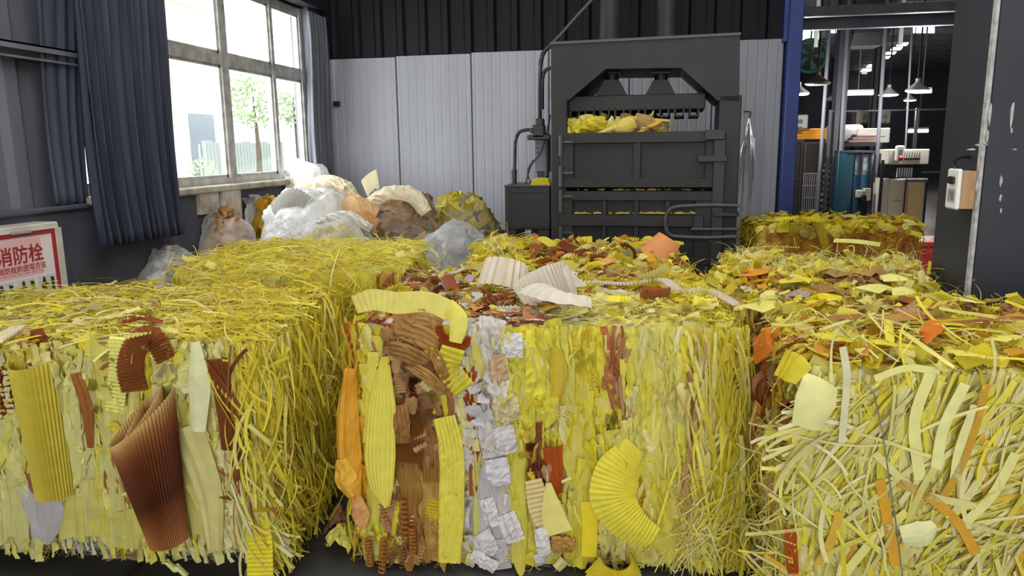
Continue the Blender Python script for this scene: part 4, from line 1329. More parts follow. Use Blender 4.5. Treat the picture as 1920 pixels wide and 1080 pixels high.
# the tie wire, round the whole bale
wv = [E.on(x, y, 'front', .055) for x, y in ((1638, 735), (1655, 810), (1668, 900), (1680, 980), (1692, 1078))]
wx = float(np.mean([p[0] for p in wv]))
loop = [(wv[0][0] - .02, -E.d / 2 - .02, E.h - .02), *[tuple(p) for p in wv], (wx, -E.d / 2 + .04, .03), (wx, E.d / 2 - .04, .03), (wx, E.d / 2 + .02, .1), (wx, E.d / 2 + .02, E.h - .05), (wx - .03, E.d / 2 - .05, E.h + .025), (wx - .05, -E.d / 2 + .06, E.h + .025)]
MB().tube(loop, .0017, 6, closed=True).build('baling_wire', M['wire'], E.o, label='thin steel tie wire')

# --- behind the right front one
Fb = Bale('bale of crumpled yellow scraps, brown pleated clump on top, beside the dark steel column', (.245, 3.15), -12, .87, .9, .815, {
    'all': [(-1, 2, -1, 2, 'palelemon')],
    'front': [(-1, 2, -1, 2, 'yellowjumble'), (-1, .4, .4, 2, 'gold', .3)],
    'top': [(-1, 2, -1, 2, 'yellowjumble'), (-1, 2, -1, 2, 'palelemon', .6), (-1, .4, .0, .3, 'gold', .4), (.5, .85, .1, .4, 'kraft', .45), (.3, .45, .05, .2, 'rust', .3), (.4, .8, .8, .9, 'kraft', .3)],
    'right': [(-1, 2, -1, 2, 'palemix')],
}, rough=.018, fold=.35, step=.02)
Fb.scatter('top', 'chip', 800, (.025, .075), 260, (0, 1, 0, 1), (0, 60), 24, 12, (0, .03))
Fb.scatter('top', 'pleat', 240, (.05, .12), 200, (0, 1, 0, 1), (0, 60), 28, 14, (0, .035))
Fb.scatter('top', 'wad', 300, (.025, .065), 200, (0, 1, 0, 1), (0, 60), 30, 22, (0, .04))
Fb.scatter('top', 'tangle', 700, (.05, .18), 60, (0, 1, .3, 1), (60, 60), 40, 30, (0, .05), mix='palemix')
Fb.scatter('front', 'chip', 260, (.03, .09), 38, (0, 1, .4, 1.0), (60, 60), 28, 18, (0, .04))
Fb.scatter('front', 'pleat', 80, (.06, .14), 60, (0, 1, .5, 1.0), (60, 60), 28, 18, (0, .04))
Fb.scatter('front', 'strip', 300, (.06, .2), 40, (0, 1, .4, 1.0), (80, 50), 40, 18, (0, .04))
Fb.scatter('right', 'strip', 500, (.08, .25), 60, (0, 1, .4, 1), (85, 30), 40, 14, (0, .05))
Fb.scatter('left', 'flake', 300, (.04, .14), 60, (0, 1, .4, 1), (85, 30), 30, 14, (0, .02))
Fb.loose()
for (x0, y0, x1, y1, w, c, cr) in ((1540, 508, 1590, 520, 30, (166, 128, 88), 12), (1600, 515, 1640, 512, 22, (184, 140, 100), 4), (1535, 540, 1580, 552, 30, (158, 118, 80), 10), (1484, 560, 1510, 548, 30, (170, 150, 140), 9), (1620, 545, 1650, 540, 40, (232, 226, 130), 5), (1395, 520, 1425, 505, 40, (236, 160, 40), 0), (1400, 580, 1450, 572, 50, (228, 222, 110), 14), (1530, 570, 1556, 556, 44, (240, 224, 40), 4), (1480, 530, 1500, 525, 40, (236, 220, 70), 6), (1690, 545, 1700, 560, 30, (232, 228, 140), 6), (1670, 520, 1690, 530, 36, (230, 226, 140), 8)):
    Fb.sheet('pleated_clump' if cr else 'paper_sheet', [(x0, y0, w), ((x0 + x1) / 2, (y0 + y1) / 2, w * 1.1, .03), (x1, y1, w)], c, 'top', off=.03, cross=cr, amp=.007, bow=.01)
Fb.sheet('pleated_strip', [(1382, 468, 12, .0), (1440, 462, 14, .02), (1500, 464, 12, .02)], (234, 224, 110), 'top', off=.02, cross=24, amp=.004)
Fb.sheet('paper_tube', [(1566, 454, 10, .02), (1610, 456, 12, .03), (1650, 462, 10, .02)], (238, 232, 120), 'top', off=.03, bow=.02)
Fb.sheet('rust_roll', [(1565, 470, 12, .02), (1600, 474, 12, .03), (1640, 474, 10, .02)], (120, 76, 44), 'top', off=.02, cross=8, amp=.006)

# --- far right, orange shreds
G = Bale('orange shredded paper bale with a yellow top layer, to the right of the press', (.77, 5.42), 2, 1.08, .7, .85, {
    'all': [(-1, 2, -1, 2, 'orangeshred')],
    'front': [(-1, 2, -1, 2, 'orangeshred'), (-1, .06, -1, 2, 'lemonmix', .6), (.98, 2, -1, 2, 'lemonmix', .6)],
    'top': [(-1, 2, -1, 2, 'lemonmix'), (-1, 2, -1, 2, 'rust', .1), (.8, 2, -1, 2, 'gold', .5)],
    'left': [(-1, 2, -1, 2, 'deep')],
    'right': [(-1, 2, -1, 2, 'goldmix')],
}, rough=.02, fold=.2, step=.022)
G.scatter('front', 'tangle', 1600, (.04, .14), 240, (0, 1, .45, .97), (80, 60), 45, 24, (0, .03))
G.scatter('front', 'strip', 500, (.05, .16), 60, (0, 1, .45, 1), (80, 50), 40, 20, (0, .03))
G.scatter('top', 'chip', 240, (.05, .12), 180, (0, 1, 0, 1), (0, 60), 18, 8, (0, .02))
G.scatter('top', 'pleat', 90, (.07, .16), 70, (0, 1, 0, 1), (0, 50), 18, 8, (0, .02))
G.scatter('front', 'chip', 50, (.04, .1), 40, (0, 1, .94, 1.0), (20, 50), 22, 12, (.01, .03), mix='lemonmix')
G.scatter('left', 'strip', 300, (.06, .2), 50, (0, 1, .4, 1), (80, 40), 40, 18, (0, .05))
G.scatter('right', 'strip', 200, (.06, .2), 20, (0, 1, .4, 1), (80, 40), 40, 18, (0, .05), mix='goldmix')
G.loose()
G.sheet('pleated_strip', [(1460, 412, 26, .03), (1500, 408, 28, .04), (1540, 414, 26, .03)], (238, 222, 44), 'top', off=.02, cross=16, amp=.008, label='lemon pleated strip')
G.sheet('paper_band', [(1526, 402, 14, .03), (1536, 424, 15, .03), (1545, 450, 13, .02), (1550, 478, 12)], (228, 206, 50), off=.05, label='flat yellow strip hanging down the front')

# ------------------------------------------------------------------ the baling press
PR = thing('baling_press', 'charcoal hydraulic baling press with a chunk of paper under its ram plate', 'press', (-.025, 5.52, 0), math.radians(-2.5))


def pf(px, py, dep=0.0, o=PR):
    """point of the press front (or a plane dep behind it), in press space"""
    d = ray(px, py)
    a = -o.rotation_euler[2]
    dl = np.array([d[0] * math.cos(a) - d[1] * math.sin(a), d[0] * math.sin(a) + d[1] * math.cos(a), d[2]])
    p0 = local(o, CPOS)
    return p0 + dl * ((dep - p0[1]) / dl[1])


def pbox(mb, px0, py0, px1, py1, d0, d1, bev=.0, ref=None):
    a, b = pf(px0, py0, d0 if ref is None else ref), pf(px1, py1, d0 if ref is None else ref)
    return mb.span((a[0], d0, b[2]), (b[0], d1, a[2]), bev)


def pz(px, py):
    p = pf(px, py)
    return (p[0], p[2])


PD = .78
hp = [pz(*q) for q in ((1033, 78), (1388, 62), (1386, 190), (1345, 188), (1277, 127), (1136, 129), (1066, 188), (1033, 188))]
MB().prism(hp, 0, PD).build('header', M['press'], PR)
zt = hp[0][1]
edge = [pz(1031, 79), pz(1389, 61), pz(1389, 66), pz(1031, 84)]
MB().prism(edge, -.012, PD + .01).build('top_plate', M['press_edge'], PR)
for a, b in ((1033, 1063), (1345, 1386)):
    x0, x1 = pf(a, 300)[0], pf(b, 300)[0]
    mb = MB().span((x0, 0, 0), (x1, PD, pz(1033, 187)[1]), .006)
    mb.build('post', M['press'], PR)
x0, x1 = pf(1063, 300)[0], pf(1345, 300)[0]
ztop = pz(1100, 250)[1]
MB().span((x0, PD - .05, 0), (x1, PD, ztop - .02)).build('back_plate', M['press_dark'], PR)
MB().span((x0, .06, 0), (x1, PD, .08)).build('chamber_floor', M['press_dark'], PR)
for px in (1144, 1250):
    p = pf(px, 70, .35)
    mb = MB().lathe((p[0], .35, zt - .02), [(.1, 0), (.1, .05), (.078, .05), (.078, 1.35), (.09, 1.35), (.09, 1.42)], 24)
    mb.build('hydraulic_cylinder', M['press'], PR, True)
mb = MB()
pbox(mb, 1166, 40, 1232, 72, .25, .5)
mb.v = [(v[0], v[1], v[2] if v[2] < 2.15 else 3.3) for v in mb.v]
mb.build('cylinder_tie_block', M['press_dark'], PR)
for px in (1148, 1240):
    p, q = pf(px, 122, .35), pf(px, 180, .35)
    MB().cyl((p[0], .35, p[2] + .1), (p[0], .35, q[2] + .0), .05, 20).build('ram_rod', M['press_dark'], PR, True)
    w = .075
    MB().prism([(p[0] - w * .7, q[2] + .11), (p[0] + w * .7, q[2] + .11), (p[0] + w * 1.5, q[2]), (p[0] - w * 1.5, q[2])], .26, .44).build('ram_bracket', M['press_dark'], PR)
    MB().prism([(p[0] - .07, p[2] + .05), (p[0] + .07, p[2] + .05), (p[0] + .07, p[2] - .07), (p[0] - .07, p[2] - .07)], .25, .45).build('gland', M['press_dark'], PR)
plt = MB()
pbox(plt, 1066, 181, 1322, 204, .1, .68, .006)
platen = plt.build('ram_plate', M['press'], PR)
za, zb = pf(1100, 203, .1)[2], pf(1100, 222, .1)[2]
for k in range(9):
    xa, xb = pf(1068 + 28 * k, 210, .1)[0], pf(1087 + 28 * k, 210, .1)[0]
    mb = MB()
    for (p, q) in (((xa, zb), (xa + .012, za)), ((xb - .012, zb), (xb, za)), ((xa, zb), (xb, zb + .012))):
        mb.span((p[0], .1, p[1]), (q[0], .66, q[1]))
    mb.build('channel', M['press'], platen)

# doors: a recessed plate with rails and stiles standing proud
def door(name, py0, py1, rails, stiles, x0=1052, x1=1336):
    mb = MB()
    pbox(mb, x0, py0, x1, py1, .0, .03)
    d = mb.build(name, M['press'], PR)
    for a, b in rails:
        r = MB()
        pbox(r, x0, a, x1, b, -.055, .0, .004, 0)
        r.build('rail', M['press'], d)
    for a, b in stiles:
        r = MB()
        pbox(r, a, py0, b, py1, -.05, .0, .004, 0)
        r.build('stile', M['press'], d)
    return d


up = door('upper_door', 250, 351, ((250, 266), (334, 351)), ((1052, 1077), (1189, 1201), (1324, 1336)))
lo = door('lower_door', 358, 520, ((358, 376), (402, 425), (478, 495)), ((1052, 1075), (1131, 1137), (1190, 1196), (1248, 1254), (1305, 1336)))
for d, ys in ((up, ((254, 292), (312, 350))), (lo, ((356, 398), (424, 462)))):
    for a, b in ys:
        p, q = pf(1052, a, -.07), pf(1052, b, -.07)
        h = MB().cyl((p[0], -.075, q[2]), (p[0], -.075, p[2]), .016, 14).build('hinge', M['press_edge'], d, True)
        mb = MB()
        pbox(mb, 1054, a + 10, 1075, a + 14, -.075, -.05, 0, -.06)
        mb.build('hinge_leaf', M['press_edge'], h)
r = MB()
pbox(r, 1340, 250, 1352, 500, -.09, -.02, .004)
r.build('latch_bar', M['press_dark'], PR)
for a, b, c, d in ((1322, 244, 1358, 262), (1308, 292, 1362, 303), (1300, 404, 1318, 430), (1336, 396, 1384, 404)):
    r = MB()
    pbox(r, a, b, c, d, -.11, .0, .004, 0)
    r.build('latch_block', M['press_dark'], PR)
loop = [pf(x, y, -.16) for x, y in ((1384, 386), (1330, 385), (1270, 388), (1254, 396), (1248, 412), (1249, 428), (1256, 440), (1272, 444), (1330, 446), (1378, 444))]
MB().tube(arc(loop, 4), .014, 8).build('locking_handle', M['press_edge'], PR, True)
MB().tube([pf(1378, 444, -.16), pf(1380, 444, .0)], .014, 8).build('handle_arm', M['press_edge'], PR, True)
MB().tube([pf(1384, 386, -.16), pf(1384, 386, .0)], .014, 8).build('handle_arm', M['press_edge'], PR, True)
MB().tube([pf(1296, 430, -.12), pf(1382, 430, -.12), pf(1382, 430, 0)], .012, 8).build('handle_arm', M['press_edge'], PR, True)

# paper caught below the ram plate (same builder as the bales, a small loose chunk)
pl_ = at_y(1068, 250, 5.66)
K = Bale('crumpled yellow and brown paper chunk caught under the press ram plate', (pl_[0], 5.62), -2, .68, .42, ztop + .085, {
    'all': [(-1, 2, -1, 2, 'lemonmix'), (.05, .25, -1, 2, 'pale', .5), (.6, 2, -1, 2, 'brownmix', .6)]}, rough=.02, fold=.2, lift=ztop - .02, step=.025, name='paper_chunk', group=None)
K.o['category'] = 'paper chunk'
K.scatter('front', 'chip', 90, (.05, .16), 60, (0, .95, .1, .9), (30, 40), 30, 20, (0, .04))
K.scatter('top', 'chip', 60, (.05, .14), 30, (0, 1, 0, 1), (30, 60), 20, 10, (0, .02))
K.scatter('front', 'slat', 30, (.12, .3), 26, (0, 1, .1, .8), (25, 30), 30, 10, (.0, .05))
K.scatter('right', 'slat', 20, (.1, .26), 14, (0, 1, .1, .9), (20, 40), 30, 10, (.0, .05))
K.sheet('paper_sheet', [(1150, 240, 16), (1172, 236, 30, .03), (1188, 228, 24)], (226, 214, 92), off=.05, bow=.02)
K.sheet('paper_sheet', [(1085, 245, 12), (1110, 232, 26, .03), (1135, 230, 22)], (216, 198, 50), off=.05, bow=.02, crumple=.006)
K.sheet('kraft_sheet', [(1190, 225, 26), (1215, 232, 30, .02), (1236, 240, 14)], (176, 140, 108), off=.04, bow=.02, crumple=.004)
K.sheet('paper_band', [(1118, 252, 5), (1150, 238, 6), (1180, 226, 5)], (232, 222, 120), off=.08)
K.sheet('paper_band', [(1195, 250, 5), (1220, 236, 6), (1240, 226, 5)], (226, 184, 80), off=.08)
K.sheet('paper_band', [(1185, 220, 5), (1220, 224, 5), (1256, 226, 4)], (226, 200, 90), off=.06)
# scraps lying in the slits of the doors
sc = MB()
cl = []
for k in range(120):
    px, py = (RNG.uniform(1075, 1300), 401) if k < 80 else (RNG.uniform(1080, 1330), 357)
    p = pf(px, py, -.03)
    w = RNG.uniform(.008, .025)
    a = RNG.uniform(0, 3)
    sc.add([(p[0] - w * math.cos(a), -.05, p[2] + .002), (p[0] + w * math.cos(a), -.05 + w * math.sin(a), p[2] + .004), (p[0] + w * math.cos(a), -.02 + w * math.sin(a), p[2] + w * .7), (p[0] - w * math.cos(a), -.02, p[2] + w * .4)], [(0, 1, 2, 3)])
o = sc.build('caught_scraps', M['paper'], PR)
o['kind'] = 'stuff'
o.color = (*srgb(214, 186, 84), 1)

# ---- power unit beside it
PU = thing('hydraulic_power_unit', 'dark grey hydraulic oil tank with hoses and valve block, left of the press', 'power unit', (-.87, 5.62, 0), 0)
uf = lambda px, py, dep=0.0: pf(px, py, dep, PU)
a, b = uf(946, 349), uf(1034, 431)
MB().span((a[0], 0, b[2]), (b[0] - .01, .5, a[2]), .006).build('tank', M['press'], PU)
MB().span((a[0] - .004, -.006, a[2] - .004), (b[0] - .008, .505, a[2] + .006), .002).build('tank_lid', M['press_edge'], PU)
fr = MB()
fa, fb = uf(955, 358), uf(1030, 425)
for (p, q) in (((fa[0], fb[2]), (fa[0] + .008, fa[2])), ((fb[0] - .008, fb[2]), (fb[0], fa[2])), ((fa[0], fa[2] - .008), (fb[0], fa[2])), ((fa[0], fb[2]), (fb[0], fb[2] + .008))):
    fr.span((p[0], -.006, p[1]), (q[0], .0, q[1]))
fr.build('panel_edge', M['press_dark'], PU)
for x in (a[0] + .04, b[0] - .06):
    for y in (.04, .44):
        MB().span((x - .04, y - .03, 0), (x + .04, y + .03, b[2])).build('leg', M['press_dark'], PU)
m_ = uf(1005, 458, .2)
MB().lathe((m_[0] - .1, .2, m_[2]), [(.0, 0), (.055, 0), (.06, .02), (.06, .15), (.07, .16), (.07, .18), (.0, .18)], 20, (1, 0, 0)).build('motor', M['black'], PU, True)
MB().prism([(m_[0] - .03, m_[2]), (m_[0] + .03, m_[2]), (m_[0] + .03, b[2]), (m_[0] - .03, b[2])], .16, .24).build('motor_bracket', M['black'], PU)
hd = .22
mk = lambda pts, dep=hd: arc([uf(x, y, dep) for x, y in pts], 5)
MB().tube(mk(((963, 345), (965, 300), (966, 268), (972, 250), (984, 244), (1000, 243))), .014, 8).build('hose', M['rubber'], PU, True)
MB().tube(mk(((1012, 228), (1012, 180), (1013, 130), (1017, 104), (1026, 90), (1036, 84))), .017, 8).build('hose', M['rubber'], PU, True)
MB().tube(mk(((1017, 205), (1017, 160), (1019, 140), (1025, 130), (1036, 127))), .014, 8).build('hose', M['rubber'], PU, True)
MB().tube(mk(((1026, 250), (1026, 290), (1025, 320), (1022, 348))), .016, 8).build('hose', M['rubber'], PU, True)
MB().tube(mk(((1032, 215), (1026, 245), (1014, 285), (996, 310), (985, 346))), .006, 6).build('cable', M['rubber'], PU, True)
MB().tube(mk(((1000, 300), (990, 318), (992, 336), (998, 346))), .005, 6).build('cable', M['rubber'], PU, True)
MB().tube(mk(((1024, 92), (1050, 66), (1080, 32), (1130, -22))), .012, 8).build('conduit', M['press_edge'], PU, True)
for x0_, y0_, x1_, y1_ in ((998, 234, 1020, 258), (1004, 222, 1018, 236), (988, 253, 1032, 262), (993, 240, 1000, 250)):
    p, q = uf(x0_, y0_, hd - .05), uf(x1_, y1_, hd - .05)
    MB().span((p[0], hd - .05, q[2]), (q[0], hd + .06, p[2]), .006).build('valve_block', M['press_dark'], PU)
p, q = uf(958, 318, hd), uf(970, 344, hd)
MB().lathe((uf(964, 344, hd)[0], hd, q[2] - .02), [(.035, 0), (.035, .02), (.02, .02), (.024, .12), (.018, .13)], 12).build('hose_fitting', M['press_dark'], PU, True)
p, q = uf(1001, 262, .32), uf(1031, 323, .32)
cb = MB().span((p[0], .32, q[2]), (q[0], .42, p[2]), .008).build('control_box', M['steel_grey'], PU)
for k in range(3):
    MB().lathe((p[0] + .03, .315, p[2] - .03 - .035 * k), [(.008, 0), (.008, .01)], 10, (0, -1, 0)).build('button', M['black'], cb)
MB().span((p[0] + .02, .34, q[2] - .04), (q[0] - .02, .4, q[2])).build('gland_box', M['black'], cb)
p, q = uf(995, 337, .04), uf(1033, 350, .04)
yb = thing('paper_bundle', 'small yellow paper bundle lying on the oil tank lid', 'paper bundle', (PU.location[0] + (p[0] + q[0]) / 2, 5.7, a[2] + .006))
for k in range(5):
    o = MB().box((RNG.uniform(-.005, .005), 0, .005 + .01 * k), (.15 - .01 * k, .09, .008), RNG.uniform(-.1, .1)).build('sheet', M['paper'], yb)
    o.color = (*srgb(220, 204, 60), 1)

# ---- bale ties hung on a hook on the back wall, with a card
hk = at_y(1404, 222, YB - .03)
WB = thing('wire_bundle', 'bundle of bright bale tie wires hanging from a hook on the white wall', 'wire', (hk[0], YB - .03, 0))
MB().tube(arc([(0, .02, hk[2] - .01), (0, -.03, hk[2]), (.01, -.04, hk[2] + .05), (-.02, -.03, hk[2] + .06), (-.05, .02, hk[2] + .06)], 4), .006, 6).build('hook', M['black'], WB)
for k in range(26):
    b = hk[2] - RNG.uniform(.35, .88)
    x1 = RNG.uniform(-.07, .08)
    pts = [(RNG.uniform(-.006, .006), -.03 + RNG.uniform(-.008, .004), hk[2]), (x1 * .5, -.03, hk[2] - .15), (x1, -.025 + RNG.uniform(-.02, .01), hk[2] * .4 + b * .6), (x1 * RNG.uniform(.6, 1.5), -.02, b)]
    MB().tube(arc(pts, 3), .0022, 4).build('tie_wire', M['chrome'], WB)
p, q = at_y(1396, 258, YB - .05), at_y(1417, 296, YB - .05)
cd = MB().span((p[0], YB - .02, q[2]), (q[0], YB - .013, p[2])).build('notice_card', M['white_plastic'])
tag(cd, 'small white card on the wall behind the hanging wires', 'card')
p, q = at_y(1392, 345, YB - .05), at_y(1420, 370, YB - .05)
br = at_y(632, 195, YB - .04)
bk = MB().box((br[0], YB - .05, br[2]), (.06, .06, .05), 0, .006).build('wall_bracket', M['black'])
tag(bk, 'small black bracket on the back wall beside the grey curtain', 'bracket')

# ------------------------------------------------------------------ curtains
def curtain(name, label, top, bot, ztop, folds, amp, m, xo, hem=.03, shear=None):
    n, k = folds * 8 + 1, 26
    s = np.linspace(0, 1, n)
    t = np.linspace(0, 1, k)
    ph = s * folds * 2 * pi + .6 * np.sin(s * 9)
    P = np.zeros((n, k, 3))
    y = (top[0] + (top[1] - top[0]) * s)[:, None] * (1 - t)[None] + (bot[0] + (bot[1] - bot[0]) * s)[:, None] * t[None]
    zb = bot[2] + (bot[3] - bot[2]) * s + hem * .4 * np.sin(ph)
    P[..., 1] = y
    P[..., 2] = ztop * (1 - t)[None] + zb[:, None] * t[None]
    A = amp * (.55 + .6 * t)[None] * (1 + .3 * np.sin(s * 17))[:, None]
    P[..., 0] = xo + A * np.sin(ph[:, None] + .5 * np.sin(t * 3)[None]) + .02 * np.sin(t * 5 + 1)[None]
    P[..., 1] += .35 * A * np.cos(2 * ph[:, None])
    o = MB().grid(P).build(name, m, None, 'all')
    md = o.modifiers.new('cloth', 'SOLIDIFY')
    md.thickness = .004
    return tag(o, label, 'curtain')


XC = XL + .12
cy = lambda px, py: at_x(px, py, XC)
ct0, ct1, cb0, cb1 = cy(128, 0), cy(284, 0), cy(196, 462), cy(330, 440)
curtain('curtain', 'long slate blue curtain drawn to the left part of the window', (ct0[1] - .02, ct1[1] + .03), (cb0[1] - .03, cb1[1] + .02, cb0[2], cb1[2]), 2.72, 11, .045, M['curtain'], XC + .035)
e0, e1 = at_x(568, 52, XL + .1), at_x(590, 330, XL + .1)
curtain('curtain', 'narrow grey curtain gathered at the far end of the window', (e0[1] + .02, 7.16), (e1[1] - .02, 7.2, 1.02, 1.0), 2.66, 6, .035, M['curtain_grey'], XL + .12)
curtain('curtain', 'dark inner curtain strip at the near window jamb, behind the long slate curtain', (3.66, 4.02), (3.62, 3.87, 1.12, 1.12), 2.7, 4, .01, M['curtain'], XL + .035)

# ------------------------------------------------------------------ fire hose cabinet
FX = XL + .17
yr, zt_ = at_x(113, 415, FX)[1:]
yc = at_x(43, 470, FX)[1]
hw = yr - yc
FC = thing('fire_hose_cabinet', 'beige metal fire hose cabinet with a red framed instruction poster on its door', 'cabinet', (FX, yc, 0))
zb_ = .28
MB().span((-.168, -hw, zb_), (-.012, hw, zt_), .006).build('body', M['pale_metal'], FC)
dr = MB()
dz = at_x(97, 428, FX)[2]
for p, q in (((-hw + .004, zb_ + .006), (-hw + .045, zt_ - .03)), ((hw - .045, zb_ + .006), (hw - .004, zt_ - .03)), ((-hw + .045, dz), (hw - .045, zt_ - .03)), ((-hw + .045, zb_ + .006), (hw - .045, zb_ + .05))):
    dr.span((-.012, p[0], p[1]), (.004, q[0], q[1]))
dr = dr.build('door', M['pale_metal'], FC)
MB().box((.006, 0, (dz + zt_ - .03) / 2), (.005, .12, .012)).build('name_plate', M['ink_grey'], dr)
iw, it, ib = hw - .045, dz, zb_ + .05
rf = MB()
rw = .022
for p, q in (((-iw, ib), (-iw + rw, it)), ((iw - rw, ib), (iw, it)), ((-iw + rw, it - rw), (iw - rw, it)), ((-iw + rw, ib), (iw - rw, ib + rw))):
    rf.span((-.01, p[0], p[1]), (0, q[0], q[1]))
rf.build('red_frame', M['red_paint'], dr)
po = MB().span((-.012, -iw + rw, ib + rw), (-.006, iw - rw, it - rw)).build('poster', M['poster'], FC, label='poster with red heading and six small pictures')
pw = iw - rw
MB().span((-.006, -pw, it - rw - .20), (-.0055, pw * .62, it - rw - .012)).build('pink_field', M['poster_pink'], po)


def text(body, width, z, y0, m, parent, bold=0.0):
    c = bpy.data.curves.new('lettering', 'FONT')
    c.body = body
    c.size = 1
    c.extrude = .0
    c.offset = bold
    o = bpy.data.objects.new('lettering', c)
    COL.objects.link(o)
    bpy.context.view_layer.update()
    s = width / max(o.dimensions[0], 1e-3)
    me = bpy.data.meshes.new_from_object(o.evaluated_get(bpy.context.evaluated_depsgraph_get()))
    bpy.data.objects.remove(o)
    me.materials.clear()
    me.materials.append(m)
    o = bpy.data.objects.new('lettering', me)
    COL.objects.link(o)
    o.parent = parent
    o.matrix_basis = Matrix(((0, 0, 1, -.0048), (s, 0, 0, y0), (0, s, 0, z), (0, 0, 0, 1)))
    return o


text('消防栓', pw * 1.46, it - rw - .125, -pw * .80, M['red_ink'], po, .018)
text('消防栓的使用方法', pw * 1.5, it - rw - .172, -pw * .80, M['red_ink'], po, .012)
text('— — — — — — —', pw * 1.5, it - rw - .193, -pw * .9, M['red_ink'], po)
cw, ch = pw * 2 / 3, .115
for rI in range(3):
    for cI in range(3):
        y, z = -pw + cw * (cI + .5), it - rw - .265 - rI * (ch + .02)
        pc = MB().span((-.0058, y - cw * .42, z - ch * .45), (-.0052, y + cw * .42, z + ch * .45)).build('picture', mat('picture print', srgb(196, 194, 184), .6) if 'picture print' not in bpy.data.materials else bpy.data.materials['picture print'], po)
        yy = y - cw * .12
        MB().prism([(yy + p * cw, z + q * ch) for p, q in ((-.14, -.42), (.08, -.42), (.1, .05), (.2, -.05), (.2, .02), (.08, .18), (.06, .34), (0, .40), (-.07, .34), (-.08, .2), (-.16, .1))], -.0051, -.0049, 'x').build('printed_figure', M['ink'], po)
        MB().prism([(y + p * cw, z + q * ch) for p, q in ((.22, -.4), (.38, -.4), (.38, .3), (.2, .34))], -.0051, -.0049, 'x').build('printed_hose_box', M['ink'], po)

# ------------------------------------------------------------------ switch box on the steel column
bx0, bx1 = at_y(1799, 317, PY0 + .02), at_y(1799, 394, PY0 + .02)
SB = thing('switch_box', 'white electrical switch box on a wooden block, fixed to the dark column', 'switch box', (bx0[0], PY0 + .02, 0))
zt2, zb2 = bx0[2], bx1[2]
th = PX0 - bx0[0]
MB().span((.016, 0, zb2 + .004), (th, .11, zt2 - .008), .002).build('wooden_block', M['wood'], SB)
MB().span((.0, .0, zb2), (.016, .115, zt2), .006).build('housing', M['white_plastic'], SB)
MB().span((-.012, .03, zt2 - .06), (.0, .08, zt2 - .03), .004).build('breaker', M['black'], SB)
MB().span((-.002, .02, zt2 - .13), (.0, .09, zt2 - .08)).build('rating_plate', M['ink_grey'], SB)
for k in range(4):
    MB().span((-.0025, .03, zt2 - .095 - .009 * k), (-.002, .03 + .01 * (5 - k), zt2 - .092 - .009 * k)).build('printed_line', M['ink'], SB)
MB().tube([(.01, .06, zt2), (.0, .06, zt2 + .03), (.03, .08, zt2 + .045), (th, .09, zt2 + .045)], .007, 6).build('cable', M['black'], SB)

# ------------------------------------------------------------------ outside the window
OUT = dict(kind='structure')
MB().span((-40, -10, -.4), (XL - .16, 40, -.1)).build('ground_outside', M['out_ground'], **OUT)
hb = thing('white_building', 'sunlit white building with a grey shutter, across the yard outside the window', 'building', (-13, 14, -.1))
MB().span((-4, -7.0, 0), (0, 9.0, 5.6)).build('wall', M['out_white'], hb)
MB().span((-4.2, -7.2, 5.6), (.3, 9.2, 5.9)).build('roof', M['out_white'], hb)
p, q = at_x(352, 212, -13), at_x(408, 335, -13)
MB().span((-.05, p[1] - 14, 0), (.04, q[1] - 14, p[2] + .1)).build('shutter', M['out_door'], hb)
fn = thing('sheet_fence', 'pale corrugated sheet fence outside, behind the trees', 'fence', (-11.5, 18.2, -.1))
y0 = 0
for k in range(9):
    turned(corrugated(.5 * k, .5 * k + .48, 0, 1.75 if k % 2 else 1.8, .16, .04), lambda p: (-p[1] - .04 * 0, p[0], p[2])).build('sheet', M['out_fence'], fn)
for k in range(5):
    MB().span((-.1, 1.1 * k, 0), (-.04, 1.1 * k + .06, 1.7)).build('post', M['out_fence'], fn)


def tree(label, px, py0, py1, X, wpx, n, trunk=True, name='tree', cat='tree'):
    p, q = at_x(px, py0, X), at_x(px, py1, X)
    w = wpx / FPX * np.linalg.norm(p - CPOS) / 2
    t = thing(name, label, cat, (X, p[1], -.1), 0)
    zc_, hh = (p[2] + q[2]) / 2 + .1, abs(p[2] - q[2]) / 2
    rng = np.random.default_rng(px)
    d = rng.normal(0, 1, (n, 3))
    d /= np.linalg.norm(d, axis=1)[:, None]
    c = d * np.array([w, w, hh]) * (rng.uniform(.2, 1, (n, 1)) ** .4) * (1 + .5 * (vnoise(d * 2.2, px)[:, None] - .5)) + np.array([0, 0, zc_])
    a = rng.normal(0, 1, (n, 3)); a /= np.linalg.norm(a, axis=1)[:, None]
    b = np.cross(a, rng.normal(0, 1, (n, 3))); b /= np.linalg.norm(b, axis=1)[:, None]
    s = rng.uniform(.05, .11, (n, 1)) * (1 if trunk else .6)
    V = np.stack([c - a * s, c - b * s * .4, c + a * s, c + b * s * .4], 1).reshape(-1, 3)
    V[:, 2] = np.maximum(V[:, 2], .02)
    o = MB()
    o.add(V, np.arange(4 * n).reshape(n, 4))
    f = o.build('foliage', M['leaf'], t, kind='stuff')
    MB().tube([(0, 0, 0), (.05, .03, zc_ * .5), (0, 0, zc_ + hh * .4)], [.09 if trunk else .02, .07 if trunk else .015, .02 if trunk else .008], 8).build('trunk' if trunk else 'stem', M['bark'], t)


tree('leafy tree outside, seen through the middle window light', 470, 130, 245, -10.5, 90, 900)
tree('leafy tree outside, seen beside the grey curtain', 548, 165, 235, -10.5, 70, 700)
tree('low twiggy shrub before the grey shutter outside', 378, 295, 345, -9.5, 60, 260, False, 'shrub', 'shrub')
p = at_x(577, 240, -6)
MB().span((-6.04, p[1] - .04, -.1), (-5.96, p[1] + .04, 2.6)).build('yard_post', M['yellow_post'])
tag(bpy.data.objects['yard_post'], 'yellow post standing outside by the far window jamb', 'post')

